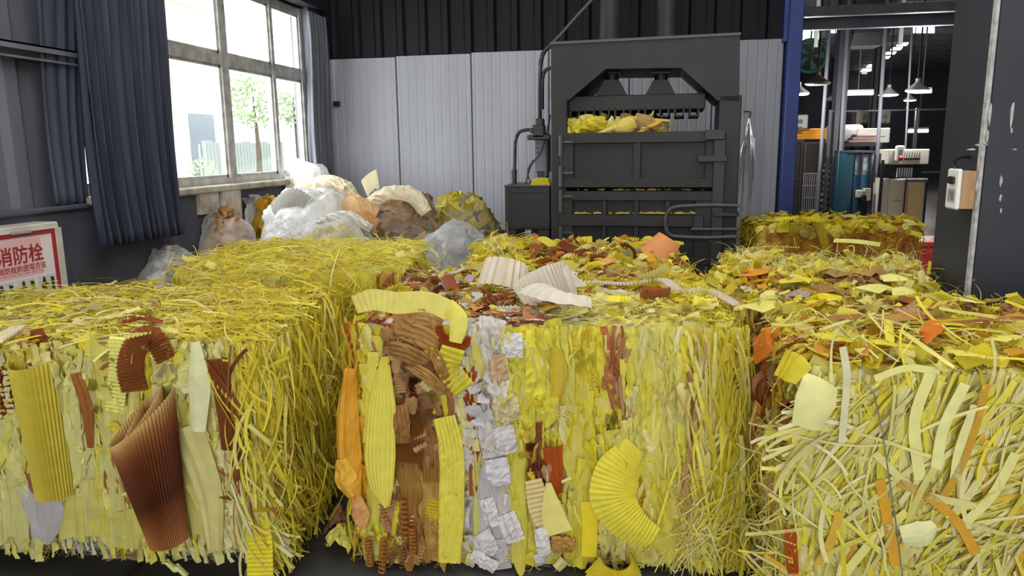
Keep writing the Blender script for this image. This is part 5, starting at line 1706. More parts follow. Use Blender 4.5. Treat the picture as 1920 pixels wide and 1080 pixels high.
# ------------------------------------------------------------------ plastic bags of offcuts heaped below the window
def joined(P, N, kinds, size, mix, rng, name, parent, jit=.06):
    """loose pieces at points P with normals N, joined (the contents of a bag)"""
    acc_v, acc_f, acc_c, k = [], [], [], 0
    for p, n in zip(P, N):
        kind = kinds[rng.integers(len(kinds))]
        G = SHAPES[kind][rng.integers(len(SHAPES[kind]))]
        L = rng.uniform(*size)
        t = np.cross(n, rng.normal(0, 1, 3))
        t /= np.linalg.norm(t)
        n2 = n + rng.normal(0, .25, 3)
        n2 /= np.linalg.norm(n2)
        t = t - n2 * (t @ n2)
        t /= np.linalg.norm(t)
        b = np.cross(n2, t)
        g = G.reshape(-1, 3) * L
        acc_v.append(p + g[:, :1] * t + g[:, 1:2] * b + g[:, 2:] * n2)
        acc_f.append(grid_faces(*G.shape[:2]) + k)
        c = np.clip(pick(mix, np.array([rng.uniform()]))[0] * rng.normal(1, jit), 0, .95)
        acc_c.append(np.repeat(c[None], len(g), 0))
        k += len(g)
    V = np.vstack(acc_v)
    V[:, 2] = np.maximum(V[:, 2], .01)
    me = numpy_mesh(name, V, np.vstack(acc_f), np.vstack(acc_c), M['paper_mix'])
    o = bpy.data.objects.new(name, me)
    COL.objects.link(o)
    o.parent = parent
    o['kind'] = 'stuff'
    return o


def bag(label, px0, px1, py0, Y, sy, film, mix, kinds=('chip', 'wad'), size=(.05, .13), npc=260, neck=None, seed=1, lean=0.0, rough=.09, open_top=False, flat=.35, group='plastic bags of offcuts below the window', crisp=.035):
    a, b = at_y(px0, py0 + 40, Y), at_y(px1, py0 + 40, Y)
    top = at_y((px0 + px1) / 2, py0, Y)[2]
    w = (b[0] - a[0]) / 2
    t = thing('plastic_bag', label, 'plastic bag', ((a[0] + b[0]) / 2, Y, 0), 0, group)
    rng = np.random.default_rng(seed)
    n, m = 72, 56
    u = np.linspace(0, 2 * pi, n)
    v = np.linspace(0, 1, m)
    # profile: bulging sides, gathered or slumped top
    prof = np.where(v < .72, .86 + .16 * np.sin(np.pi * np.clip(v / .72, 0, 1)), np.cos((v - .72) / .28 * pi / 2) ** (.62) * .86)
    prof = np.maximum(prof, .02)
    zz = np.where(v < .72, v / .72 * (1 - flat), 1 - flat + flat * np.sin((v - .72) / .28 * pi / 2))
    X = w * prof[None] * np.cos(u)[:, None]
    Yy = sy * prof[None] * np.sin(u)[:, None]
    Z = top * zz[None] * np.ones((n, 1))
    P = np.stack([X, Yy, Z], -1)
    nrm = np.stack([np.cos(u)[:, None] * prof[None] / w, np.sin(u)[:, None] * prof[None] / sy, ((zz - .55) / top)[None] * np.ones((n, 1)) * 1.2], -1)
    nrm /= np.linalg.norm(nrm, axis=-1, keepdims=True)
    q = P + seed * 7.3
    d = (vnoise(q * 3.2, seed) - .5) * rough * 2.4 + (vnoise(q * 8, seed + 1) - .5) * rough * .9
    rid = 1 - np.abs(vnoise(q * np.array([11, 11, 6]), seed + 2) * 2 - 1)
    rid2 = 1 - np.abs(vnoise(q * np.array([24, 24, 13]), seed + 3) * 2 - 1)
    inner = P + nrm * (d - .008)[..., None]
    P = P + nrm * (d + (rid ** 3) * crisp + (rid2 ** 3) * crisp * .6)[..., None]
    P[..., 0] += lean * (P[..., 2] / top) ** 2
    inner[..., 0] += lean * (inner[..., 2] / top) ** 2
    P[..., 2] = np.maximum(P[..., 2], .004)
    P[-1] = P[0]
    lim = XL + .06 - t.location[0]
    P[..., 0] = np.maximum(P[..., 0], lim + .01 * d)
    inner[..., 0] = np.maximum(inner[..., 0], lim + .09)
    MB().grid(P).build('film', film, t, 'all')
    if npc:
        up = inner[:-1, m // 3:].reshape(-1, 3)
        un = nrm[:-1, m // 3:].reshape(-1, 3)
        k = rng.integers(0, len(up), npc)
        joined(up[k] * np.array([.95, .95, .985]), un[k], kinds, size, mix, rng, 'paper_offcuts', t)
    if neck:
        # gathered mouth of the bag, standing up in ruffles
        cx, cyy, r0, r1, hgt = neck
        s = np.linspace(0, 2 * pi, 90)
        hh = np.linspace(0, 1, 9)
        R = (r0 + (r1 - r0) * hh ** 1.3)[None] * (1 + .22 * np.sin(s * 9)[:, None] * hh[None] + .3 * (vnoise(np.stack([s * 2, s * 0 + seed, s * 0], -1), 9) - .5)[:, None])
        Q = np.stack([cx + R * np.cos(s)[:, None], cyy + R * np.sin(s)[:, None], top * .93 + hgt * hh[None] * (1 + .5 * (vnoise(np.stack([np.cos(s) * 2 + 9, np.sin(s) * 2, s * 0], -1), seed) - .5))[:, None]], -1)
        Q[-1] = Q[0]
        Q[..., 0] = np.maximum(Q[..., 0], lim)
        MB().grid(Q).build('bag_mouth', film, t, 'all')
    return t


bag('milky white plastic bag far back under the window, topmost by the window sill', 436, 660, 326, 6.5, .3, M['film_white'], 'cream', npc=60, seed=3, flat=.5, crisp=.05)
bag('clear plastic bag of tan scraps, lowest beside the hanging slate curtain', 330, 486, 404, 5.1, .26, M['film_clear'], 'kraft', ('chip', 'pleat', 'wad'), (.06, .16), 420, seed=5, flat=.4)
bag('white plastic bag with an open mouth showing orange yellow paper', 384, 496, 374, 5.75, .24, M['film_white'], 'gold', npc=120, neck=(0, 0, .16, .2, .1), seed=7, flat=.3)
bag('big milky plastic bag with ridged paper sticking out of its top', 470, 700, 360, 5.3, .34, M['film_white'], 'palemix', npc=120, seed=11, flat=.55, crisp=.05, lean=.05)
bag('large bag of brown kraft blocks beside the pile of cream sheets', 672, 832, 370, 5.75, .32, M['film_thin'], 'kraft', ('wad', 'chip'), (.07, .15), 800, seed=13, flat=.4, crisp=.02)
bag('olive yellow bag of paper blocks, next to the oil tank', 818, 948, 376, 6.2, .3, M['film_thin'], 'deep', ('wad', 'chip'), (.07, .16), 650, seed=17, flat=.55, lean=-.04, crisp=.02)
bag('grey clear film bag squeezed into the gap between two bales', 806, 905, 426, 5.0, .26, M['film_grey'], 'white', npc=40, seed=19, flat=.5, crisp=.06)
bag('small clear bag on the floor beside the tangled strip bale', 232, 372, 462, 4.42, .26, M['film_clear'], 'white', npc=90, seed=23, flat=.45, crisp=.05)
bag('flattened clear bag of shreds slumped before the big milky bag', 560, 700, 425, 4.66, .2, M['film_clear'], 'straw', ('chip', 'strip'), (.06, .16), 200, seed=29, flat=.6, crisp=.05)


def loose_sheet(label, pts, Y, color, bow=.04, cross=0, along=0, amp=.006, name='paper_sheet', crumple=.0, roll=None):
    """one big sheet lying on the bags; pts = [(px, py, width px, dy)]"""
    C = np.array([at_y(q[0], q[1], Y + (q[3] if len(q) > 3 else 0)) for q in pts])
    Wd = np.array([q[2] * Y / FPX for q in pts])
    base = C[0].copy()
    base[2] = C[:, 2].min()
    CC = arc(C, 8)
    s0 = np.linspace(0, 1, len(Wd))
    WW = np.interp(np.linspace(0, 1, len(CC)), s0, Wd)
    m = max(len(CC), 2 * cross + 1)
    tt = np.linspace(0, 1, len(CC))
    t2 = np.linspace(0, 1, m)
    CC = np.stack([np.interp(t2, tt, CC[:, k]) for k in range(3)], -1)
    WW = np.interp(t2, tt, WW)
    T = np.gradient(CC, axis=0)
    T /= np.linalg.norm(T, axis=1)[:, None]
    N = np.array([.12, -.75, .65])
    Sd = np.cross(T, N)
    Sd /= np.linalg.norm(Sd, axis=1)[:, None]
    Nn = np.cross(Sd, T)
    k = max(9, 2 * along + 1)
    e = np.linspace(-1, 1, k)
    h = bow * (1 - e ** 2)[None] * np.ones((m, 1))
    if cross:
        h = h + amp * np.where(np.arange(m) % 2, 1, -1)[:, None]
    if along:
        h = h + amp * np.where(np.arange(k) % 2, 1, -1)[None]
    if crumple:
        h = h + RNG.normal(0, crumple, (m, k))
    P = CC[:, None] + Sd[:, None] * (WW[:, None] / 2 * e[None])[..., None] + Nn[:, None] * h[..., None] - base
    o = MB().grid(P).build(name, M['paper'], None, 'all' if not (cross or along or crumple) else False)
    o.location = base
    o.color = (*srgb(*color), 1)
    return tag(o, label, 'paper sheet', 'big paper sheets on the bags')


loose_sheet('cream paper sheet folded over the back bags, under the sill', [(548, 372, 36), (590, 352, 40, -.05), (645, 360, 40)], 6.28, (226, 214, 180), .05, crumple=.008)
loose_sheet('long cream sheet lying along the top of the heap', [(560, 352, 26), (610, 340, 30, -.03), (650, 352, 28), (668, 378, 18)], 6.33, (230, 220, 190), .05, crumple=.006)
loose_sheet('grey ridged sheet standing in the mouth of the big milky bag', [(512, 392, 34), (548, 370, 46, -.02), (596, 392, 22)], 5.1, (196, 194, 186), .02, along=0, cross=16, amp=.012)
loose_sheet('tan creased sheet in the middle of the heap', [(580, 392, 56), (630, 378, 66, -.05), (682, 398, 44)], 5.5, (216, 186, 140), .05, crumple=.01)
loose_sheet('peach tan sheet bent against the kraft bag', [(622, 412, 50), (660, 392, 70, -.05), (704, 408, 48)], 5.3, (220, 180, 130), .06, crumple=.006)
loose_sheet('orange stained sheet with a square edge, beside the kraft bag', [(650, 428, 34), (676, 412, 50, -.03), (706, 424, 34)], 5.2, (206, 150, 96), .04, crumple=.004)
loose_sheet('cream sheet draped over the kraft bag', [(690, 384, 26), (730, 362, 34, -.05), (775, 368, 36), (800, 400, 24)], 5.4, (228, 216, 184), .05, crumple=.006)
loose_sheet('white pointed sheet at the top of the kraft bag', [(748, 372, 14), (764, 356, 24, -.03), (790, 378, 14)], 5.6, (232, 226, 212), .03)
loose_sheet('white sheet lying before the cream sheets', [(600, 420, 22), (650, 408, 30, -.04), (696, 430, 16)], 4.95, (232, 228, 220), .05, crumple=.01)
# a curled cream roll standing on the heap
p = at_y(702, 362, 5.6)
u_ = np.linspace(math.radians(150), math.radians(440), 34)
tq = np.linspace(0, 1, 8)
P = np.stack([.055 * np.cos(u_)[:, None] * (1 + .25 * tq[None]), .055 * np.sin(u_)[:, None] * (1 + .25 * tq[None]), .13 * tq[None] + .03 * np.cos(u_)[:, None]], -1)
P[..., 2] -= P[..., 2].min()
o = MB().grid(P).build('paper_roll', M['paper'], None, 'all')
o.location = (p[0], p[1], p[2] - .02)
o.rotation_euler = (0, math.radians(-14), 0)
o.color = (*srgb(230, 220, 186), 1)
tag(o, 'curled cream paper roll standing on top of the kraft bag', 'paper roll')

# ------------------------------------------------------------------ scraps on the floor in front
def floor_scrap(label, pts, color, h=.04, name='paper_scrap', crumple=.012):
    C = np.array([at_z(x, y, .0) for x, y in pts])
    c = C.mean(0)
    n = 9
    g = np.zeros((n, n, 3))
    for i in range(n):
        for j in range(n):
            a, b = i / (n - 1), j / (n - 1)
            g[i, j] = (C[0] * (1 - a) + C[1] * a) * (1 - b) + (C[3] * (1 - a) + C[2] * a) * b - c
            g[i, j, 2] = h * math.sin(pi * a) * .8 + h * .6 * (b if label.startswith('tan') else math.sin(pi * b))
    g[..., 2] += np.abs(RNG.normal(0, crumple, (n, n))) + .003
    g[..., :2] += RNG.normal(0, crumple * .4, (n, n, 2))
    o = MB().grid(g).build(name, M['paper'])
    o.location = (c[0], c[1], 0)
    o.color = (*srgb(*color), 1)
    tag(o, label, 'paper scrap', 'scraps on the floor')


floor_scrap('tan cardboard scrap on the floor under the pleated cone bale', ((198, 1056), (268, 1058), (276, 1032), (215, 1032)), (190, 160, 128), .02, crumple=.003)
floor_scrap('small pale scrap on the floor beside the tan cardboard scrap', ((193, 1052), (212, 1054), (214, 1036), (198, 1034)), (206, 190, 166), .015, crumple=.003)
floor_scrap('crumpled yellow paper on the floor in the gap between the two front bales', ((610, 1040), (655, 1042), (668, 1008), (628, 1006)), (224, 214, 100), .05)
floor_scrap('brown crumpled paper on the floor in the gap, behind the yellow one', ((610, 1005), (640, 1008), (655, 978), (628, 972)), (160, 116, 76), .05)
for i, (x, y) in enumerate(((415, 1046), (452, 1040))):
    pass

# ------------------------------------------------------------------ things in the hall
def hb_(name, label, cat, px0, px1, Y, group=None):
    a, b = at_y(px0, 300, Y), at_y(px1, 300, Y)
    t = thing(name, label, cat, ((a[0] + b[0]) / 2, Y, 0), 0, group)
    return t, (b[0] - a[0]) / 2


def zz_(px, py, Y):
    return at_y(px, py, Y)[2]


def xx_(t, px, Y):
    return at_y(px, 300, Y)[0] - t.location[0]


# columns, rails, beams and roof lights: the hall's shell
def hall_col(n, px0, px1, Y, m=M['steel_dark']):
    a, b = at_y(px0, 150, Y), at_y(px1, 150, Y)
    w = b[0] - a[0]
    mb = MB().span((a[0], Y, 0), (b[0], Y + .02, HZ)).span((a[0], Y + .28, 0), (b[0], Y + .3, HZ)).span(((a[0] + b[0]) / 2 - .01, Y, 0), ((a[0] + b[0]) / 2 + .01, Y + .3, HZ))
    return mb.build(n, m, **S)


hall_col('trim_7', 1570, 1591, 14)
hall_col('trim_8', 1640, 1657, 18)
hall_col('trim_9', 1562, 1574, 30)
for n, pts, r in (('trim_10', ((1592, 0), (1580, 250)), .03), ('trim_11', ((1659, 70), (1646, 300)), .03), ('trim_12', ((1712, 20), (1700, 300)), .015), ('trim_13', ((1548, 160), (1540, 260)), .03)):
    p, q = at_y(*pts[0], 13.5), at_y(*pts[1], 13.5)
    MB().tube([(p[0], 13.5, HZ), (p[0], 13.5, p[2]), (q[0], 13.5, .0)], r, 8).build(n, M['wall_grey'], **S)
for n, Y, y0, y1, m in (('trim_14', 10.2, 8, 27, M['steel_grey']), ('trim_15', 10.6, 27, 52, M['wall_grey'])):
    z0, z1 = zz_(1620, y1, Y), zz_(1620, y0, Y)
    MB().span((HX0 + .1, Y, z0), (HX1 - .1, Y + .1, z1)).build(n, m, **S)
rl = []
for x0, x1, y0, y1 in ((1500, 1535, 56, 76), (1555, 1572, 54, 62), (1590, 1626, 52, 62), (1712, 1752, 50, 62)):
    rl.append([at_z(x0, y1, HZ - .17), at_z(x1, y1, HZ - .17), at_z(x1, y0, HZ - .17), at_z(x0, y0, HZ - .17)])
for k in range(9):
    x, y = 1600 + 11.2 * k, 149 - 8.0 * k
    rl.append([at_z(x - 9, y + 2, HZ - .17), at_z(x + 10, y + 1, HZ - .17), at_z(x + 14, y - 3.5, HZ - .17), at_z(x - 5, y - 2.5, HZ - .17)])
for q in rl:
    MB().add([tuple(p) for p in q] + [(p[0], p[1], p[2] + .03) for p in q], [(0, 3, 2, 1), (4, 5, 6, 7), (0, 1, 5, 4), (1, 2, 6, 5), (2, 3, 7, 6), (3, 0, 4, 7)]).build('roof_light', M['sky_light'], hc)
# ducts hanging beside the roof lights
for i, (x, y0, y1, w) in enumerate(((1531, 60, 88, 6), (1623, 58, 86, 6), (1690, 58, 84, 6))):
    p, q = at_y(x, y0, 16), at_y(x, y1, 16)
    MB().span((p[0] - .03, 16, q[2]), (p[0] + .04, 16.06, HZ)).build('trim_%d' % (16 + i), M['white_plastic'], **S)
du = thing('air_duct', 'dark square air duct hanging under the hall roof beside the second column', 'duct', (at_y(1638, 60, 15.8)[0], 15.8, HZ))
z0 = zz_(1638, 86, 15.8) - HZ
MB().span((-.35, 0, z0 + .25), (.3, .8, -.17)).build('box', M['steel_dark'], du)
MB().add([(-.35, 0, z0 + .25), (.3, 0, z0 + .25), (.3, .8, z0 + .25), (-.35, .8, z0 + .25), (-.42, -.1, z0), (.15, -.1, z0), (.15, .5, z0), (-.42, .5, z0)], [(0, 1, 5, 4), (1, 2, 6, 5), (2, 3, 7, 6), (3, 0, 4, 7), (4, 5, 6, 7)]).build('louvre_mouth', M['steel_grey'], du)

WHERE = {}
def lamp(label, px, py, Y, lit=True, r=.17, group='pendant lamps in the hall'):
    p = at_y(px, py, Y)
    t = thing('pendant_lamp', label, 'lamp', (p[0], Y, p[2]), 0, group)
    MB().cyl((0, 0, .16), (0, 0, HZ - p[2]), .013, 6).build('rod', M['steel_dark'], t)
    MB().lathe((0, 0, 0), [(r, 0), (r * .98, .015), (r * .35, .10), (r * .2, .13), (r * .2, .18), (.0, .18)], 18).build('shade', M['white_plastic'] if lit else M['lamp_shade'], t, True)
    MB().lathe((0, 0, -.02), [(.0, 0), (r * .8, 0.0), (r * .92, .012), (.0, .016)], 18).build('bulb', M['lamp_lit'] if lit else M['steel_grey'], t)
    if lit:
        d = bpy.data.lights.new('lamp light', 'POINT')
        d.energy, d.shadow_soft_size, d.color = 170, .15, (1, .97, .92)
        o = bpy.data.objects.new('lamp_light', d)
        COL.objects.link(o)
        o.parent = t
        o.location = (0, 0, -.22)


lamp('lit pendant lamp next to the blue column', 1497, 176, 13)
lamp('unlit brown shaded pendant lamp, second from the blue column', 1533, 157, 12.5, False, .19)
lamp('lit pendant lamp between the second hall column and the dark pillar', 1666, 178, 15)
lamp('lit pendant lamp close to the dark pillar', 1720, 170, 12.5)
lamp('small lit far pendant lamp left of the dark pillar', 1706, 188, 22, True, .16)
lamp('small dull far pendant lamp over the cages', 1558, 190, 22, False, .2)


def tube(label, x0, x1, y, Y, rod=True):
    p, q = at_y(x0, y, Y), at_y(x1, y, Y)
    t = thing('tube_light', label, 'lamp', ((p[0] + q[0]) / 2, Y, p[2]), 0, 'fluorescent tubes in the hall')
    L = (q[0] - p[0]) / 2
    MB().cyl((-L, 0, 0), (L, 0, 0), .035, 10).build('tube', M['tube_lit'], t)
    MB().span((-L, -.04, .035), (L, .04, .075)).build('batten', M['white_plastic'], t)
    MB().cyl((0, 0, .07), (0, 0, HZ - p[2]), .012, 6).build('rod', M['steel_grey'], t)


tube('lit fluorescent tube between the two hall columns', 1580, 1637, 176, 17)
tube('lit fluorescent tube behind the pendant lamp by the dark pillar', 1712, 1746, 172, 17)
tube('low lit fluorescent tube over the white machine', 1703, 1740, 246, 19)

# green fan on the far wall
p = at_y(1519, 105, 20)
t = thing('wall_fan', 'green ventilator hanging high under the hall roof', 'fan', (p[0], 20, p[2]))
MB().tube([(.38 * math.cos(a), 0, .38 * math.sin(a)) for a in np.linspace(0, 2 * pi, 21)[:-1]], .05, 8, True).build('housing', M['green_paint'], t, True)
for k in range(5):
    a = k * 2 * pi / 5
    MB().prism([(.05 * math.cos(a), .05 * math.sin(a)), (.33 * math.cos(a - .25), .33 * math.sin(a - .25)), (.33 * math.cos(a + .25), .33 * math.sin(a + .25))], -.02, .02).build('blade', M['green_paint'], t)
MB().cyl((0, 0, .38), (0, 0, HZ - p[2]), .02, 6).build('hanger', M['steel_dark'], t)

# white machine with control panel
Y = 12.6
t, w = hb_('sewing_machine_cabinet', 'off white embroidery machine with a control panel and a red button', 'machine', 1658, 1742, Y)
ztop, zmid, zlow = zz_(1700, 300, Y), zz_(1700, 320, Y), zz_(1700, 335, Y)
MB().span((-w, 0, .04), (-w + .1, .7, zlow), .01).span((-w + .1, .02, .04), (w, .7, zlow), .01).build('cabinet', M['machine_white'], t)
MB().span((-w + .1, -.05, zlow - .03), (w, .6, zlow), .006).build('worktop', M['white_plastic'], t)
MB().span((-w + .1, .3, zlow), (w, .65, ztop)).build('needle_bay', M['black'], t)
hd_ = MB().span((-w + .06, .0, zz_(1700, 308, Y)), (w, .5, zz_(1700, 280, Y)), .01).build('head', M['machine_white'], t)
for k in range(7):
    x = xx_(t, 1694 + 4.6 * k, Y)
    z = zz_(1700, 298, Y)
    MB().lathe((x, -.0, z), [(.018, 0), (.018, .02)], 8, (0, -1, 0)).build('thread_knob', M['black'], hd_)
    MB().cyl((x, -.01, z + .02), (x + .015, -.01, z + .11), .005, 5).build('thread_lever', M['black'], hd_)
    MB().cyl((x, .25, zlow + .01), (x, .25, zlow + .16), .012, 6).build('needle_bar', M['white_plastic'], t)
p0, p1 = xx_(t, 1676, Y), xx_(t, 1690, Y)
pan = MB().span((p0, -.12, zz_(1690, 302, Y)), (p1, .0, zz_(1690, 273, Y)), .015).build('control_panel', M['white_plastic'], t)
MB().span((p0 + .03, -.124, zz_(1690, 290, Y)), (p1 - .03, -.119, zz_(1690, 281, Y))).build('display', M['ink_grey'], pan)
MB().lathe(((p0 + p1) / 2, -.12, zz_(1690, 297, Y)), [(.035, 0), (.04, .02), (.02, .04), (.0, .04)], 14, (0, -1, 0)).build('stop_button', M['red_plastic'], pan, True)
MB().span((-w - .03, -.02, .0), (-w, .05, ztop)).build('guard_post', M['black'], t)
zl = zz_(1690, 372, Y)
MB().prism([(xx_(t, 1686, Y), zl + .03), (xx_(t, 1690, Y), zl + .03), (xx_(t, 1688, Y), zl)], .015, .021).build('emblem', M['ink_grey'], t)
for k in range(5):
    xk = xx_(t, 1682 + 3.4 * k, Y)
    MB().span((xk, .014, zl - .05), (xk + .018, .021, zl - .025)).build('printed_letter', M['ink_grey'], t)
# paper web hanging in front of it
p = at_y(1718, 338, 12.2)
t = thing('paper_web', 'beige paper web hanging in a loop before the white machine', 'paper web', (p[0], 12.2, 0))
zt_w, zb_w = p[2], max(.06, zz_(1718, 424, 12.2))
hw_ = .10
s = np.linspace(0, 1, 24)
prof_ = np.stack([np.where(s < .8, 0 - .03 * np.sin(s * 3), .0 + (s - .8) * .9), np.where(s < .8, zt_w + (zb_w - zt_w) * s / .8, zb_w + .12 * ((s - .8) / .2) ** 2)], -1)
P = np.stack([np.stack([np.full(24, x), prof_[:, 0], prof_[:, 1]], -1) for x in np.linspace(-hw_, hw_, 4)], 1)
MB().grid(P).build('web', M['beige_cloth'], t, 'all')
MB().cyl((-hw_ - .03, .0, zt_w), (hw_ + .05, 0, zt_w), .03, 10).build('roller', M['steel_grey'], t, True)
MB().span((hw_ + .03, -.02, 0), (hw_ + .06, .02, zt_w + .02)).span((-hw_ - .05, .0, 0), (-hw_ - .03, .02, zt_w + .02)).build('stand', M['steel_dark'], t)

# blue machine with a clear plastic cover
Y = 13.0
t, w = hb_('blue_machine', 'blue machine cabinet with grey plastic draped over its upper half', 'machine', 1587, 1642, Y)
zt3 = zz_(1610, 283, Y)
MB().span((-w, .0, 0), (-w * .42, .8, zt3 - .02)).build('side_cabinet', M['machine_teal'], t)
MB().span((-w * .42, .06, 0), (w * .72, .8, zt3 - .05)).build('body', M['machine_blue'], t)
MB().span((w * .72, .1, .5), (w, .8, zt3), .01).build('head_casing', M['steel_grey'], t)
MB().span((-w, -.02, zt3 - .03), (w, .82, zt3 + .0)).build('top_frame', M['steel_dark'], t)
for x in (-w * .42, w * .1, w * .7):
    MB().span((x - .012, .0, .0), (x + .012, .04, zt3)).build('upright', M['steel_dark'], t)
P = np.stack(np.meshgrid(np.linspace(-w * .36, w * .66, 14), np.linspace(zz_(1610, 328, Y), zt3 - .06, 12), indexing='ij'), -1)
P = np.stack([P[..., 0], .03 + .03 * vnoise(np.stack([P[..., 0] * 9, P[..., 1] * 9, P[..., 0] * 0], -1), 4), P[..., 1]], -1)
MB().grid(P).build('plastic_cover', M['film_grey'], t)
for x, z, h_ in ((w * .0, .55, .12), (w * .25, .5, .1), (w * .5, .5, .2)):
    MB().span((x - .05, -.1, z), (x + .05, .06, z + h_), .01).build('motor_box', M['pale_metal'] if h_ > .11 else M['black'], t)
for k in range(5):
    MB().tube([(w * (.02 + .12 * k), -.03, .5), (w * (.0 + .12 * k), -.05, .25), (w * (.05 + .11 * k), -.03, .02)], .012, 5).build('hose', M['black'], t)
MB().span((w * .98, -.03, 0), (w * 1.04, .05, zz_(1640, 342, Y))).build('guard_edge', M['white_plastic'], t)

# shelf with clutter behind it
Y = 14.6
t, w = hb_('cluttered_bench', 'long bench with wrapped goods behind the blue machine', 'bench', 1574, 1652, Y)
zs = zz_(1610, 268, Y)
MB().span((-w, 0, zs - .06), (w, .8, zs)).build('bench_top', M['cage'], t)
for x in (-w + .04, w - .04):
    for y in (.04, .74):
        MB().span((x - .03, y - .03, 0), (x + .03, y + .03, zs - .06)).build('leg', M['cage'], t)
wr = thing('wrapped_roll', 'film wrapped white roll lying on the long bench', 'wrapped roll', (t.location[0] - w * .6, Y + .4, zs))
MB().lathe((-.3, 0, .17), [(.0, 0), (.15, 0), (.17, .05), (.165, .3), (.17, .55), (.15, .6), (.0, .6)], 18, (1, 0, 0)).build('roll', M['white_plastic'], wr, True)
wr = thing('paper_box', 'white box on the long bench beside the wrapped roll', 'box', (t.location[0] + w * .72, Y + .42, zs))
MB().span((-.28, -.2, 0), (.28, .2, .26), .01).build('carton', M['white_plastic'], wr)
MB().span((-.3, -.21, .1), (.2, -.2, .12)).build('tape', M['ink_grey'], wr)
wr = thing('folded_cloth', 'pinkish folded cloth on the long bench in front of the white box', 'cloth', (t.location[0] + w * .1, Y + .15, zs))
for k in range(3):
    MB().box((.02 * k, 0, .03 + .05 * k), (.5 - .06 * k, .22, .045), .1 * k, .015).build('fold', mat('pink cloth', srgb(196, 170, 160), .9) if k == 0 else bpy.data.materials['pink cloth'], wr)

# machine heads standing further back
for i, (x0, x1, y0, y1, Y, lab) in enumerate(((1482, 1511, 215, 241, 19, 'white machine head over an orange cloth, beside the blue column'), (1600, 1633, 208, 232, 20, 'white printed machine head left of the second hall column'), (1643, 1664, 206, 231, 20, 'white machine head right of the second hall column'))):
    t, w = hb_('machine_head', lab, 'machine', x0, x1, Y, 'white machine heads at the back')
    za, zb = zz_((x0 + x1) / 2, y1, Y), zz_((x0 + x1) / 2, y0, Y)
    MB().span((-w, 0, za), (w, .5, zb), .02).build('head_cover', M['machine_white'] if i else M['white_plastic'], t)
    MB().span((-w, .02, za - .12), (w, .5, za)).build('needle_bed', M['black'], t)
    MB().lathe((0, -.0, (za + zb) / 2), [(.06, 0), (.06, .01)], 12, (0, -1, 0)).build('printed_mark', M['ink_grey'], t)
    MB().span((-w * .8, .1, 0), (w * .8, .5, za - .12)).build('stand', M['steel_dark'], t)
    MB().span((-w * .3, -.01, za + .02), (w * .3, 0, za + .04)).build('printed_line', M['red_ink'], t)

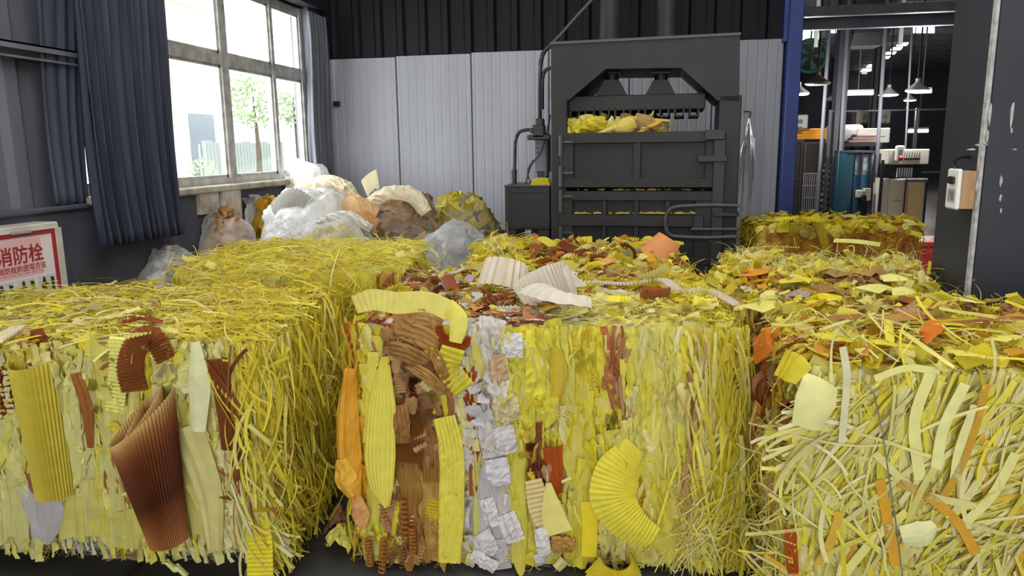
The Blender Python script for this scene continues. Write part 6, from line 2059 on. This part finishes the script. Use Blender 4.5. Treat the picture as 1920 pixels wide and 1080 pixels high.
# wire cages, orange cloth, stacks of boards, fence
Y = 15
for i, (x0, x1, y0, lab) in enumerate(((1482, 1503, 262, 'dark wire cage trolley beside the blue column'), (1509, 1550, 266, 'wide dark wire cage trolley, second from the blue column'))):
    t, w = hb_('cage_trolley', lab, 'trolley', x0, x1, Y - .3 * i, 'wire cage trolleys')
    zt4 = zz_((x0 + x1) / 2, y0, Y)
    for x in (-w, w):
        for y in (0, .7):
            MB().span((x - .02, y - .02, .08), (x + .02, y + .02, zt4)).build('post', M['cage'], t)
            MB().lathe((x * .9, y - .02, .045), [(.045, 0), (.045, .04)], 10, (0, 1, 0)).build('wheel', M['black'], t)
    for z in (.12, zt4 * .5, zt4 - .03):
        MB().span((-w, -.01, z), (w, .01, z + .03)).span((-w, .69, z), (w, .71, z + .03)).build('rail', M['cage'], t)
    nb = 13 if i else 7
    for k in range(nb):
        x = -w + 2 * w * (k + .5) / nb
        MB().span((x - .006, -.004, .12), (x + .006, .004, zt4)).build('bar', M['cage'], t)
    MB().span((-w, 0, .1), (w, .7, .13)).build('deck', M['cage'], t)
    MB().span((-w * .92, .05, .13), (w * .92, .65, zt4 * .96), .02).build('load', mat('dark stacked goods', srgb(44, 40, 36), .9) if i == 0 else bpy.data.materials['dark stacked goods'], t)
    if i == 0:
        oc = thing('orange_cloth', 'orange folded cloth heaped on the cage trolley', 'cloth', (t.location[0] + .2, Y + .3, zt4))
        for k in range(4):
            MB().box((.05 * k, 0, .03 + .05 * k), (.75 - .12 * k, .5, .05), .08 * k, .02).build('fold', M['orange_cloth'], oc)
t, w = hb_('wire_basket', 'low grey wire basket before the wide cage trolley', 'basket', 1509, 1541, 13.9)
zt5 = zz_(1525, 325, 13.9)
MB().span((-w, 0, .05), (w, .5, .08)).build('deck', M['steel_grey'], t)
for k in range(9):
    x = -w + 2 * w * k / 8
    MB().span((x - .006, 0, .05), (x + .006, .012, zt5)).build('bar', M['steel_grey'], t)
for k in range(5):
    z = .06 + (zt5 - .06) * k / 4
    MB().span((-w, -.006, z - .008), (w, .006, z + .008)).build('rail', M['steel_grey'], t)
for x in (-w + .04, w - .04):
    MB().span((x - .03, .1, 0), (x + .03, .4, .05)).build('foot', M['black'], t)
t, w = hb_('board_stack', 'stack of pale boards standing between the cages and the blue machine', 'board stack', 1557, 1584, 14.2)
zt6 = zz_(1568, 302, 14.2)
nb = 10
for k in range(nb):
    z = .02 + (zt6 - .02) * k / nb
    MB().box((RNG.uniform(-.02, .02), .3, z + .03), (2 * w * RNG.uniform(.9, 1.02), .6, .05), RNG.uniform(-.04, .04), .012).build('board', M['pallet'], t)
    MB().box((0, .3, z + .075), (2 * w * .7, .5, .045)).build('spacer', M['cage'], t)
t = thing('mesh_fence', 'dark thin posted mesh screen standing before the board stack', 'screen', (at_y(1551, 300, 14.05)[0], 14.05, 0))
zt7 = zz_(1551, 206, 14.05)
for x in (0, 1.4, 2.9):
    MB().span((x - .025, -.02, 0), (x + .025, .02, zt7)).build('post', M['steel_dark'], t)
for z in (.9, zt7 - .04):
    MB().span((0, -.012, z), (2.9, .012, z + .025)).build('rail', M['steel_dark'], t)
# red bin behind the orange bale
p = at_y(1708, 450, 6.3)
t = thing('red_bin', 'red plastic bin standing beside the orange shredded bale', 'bin', (p[0] + .2, 6.3, 0))
MB().prism([(-.2, 0), (.2, 0), (.24, p[2]), (-.24, p[2])], -.2, .2).build('body', M['red_plastic'], t)
MB().span((-.26, -.22, p[2] - .03), (.26, .22, p[2] + .01), .01).build('rim', M['red_plastic'], t)
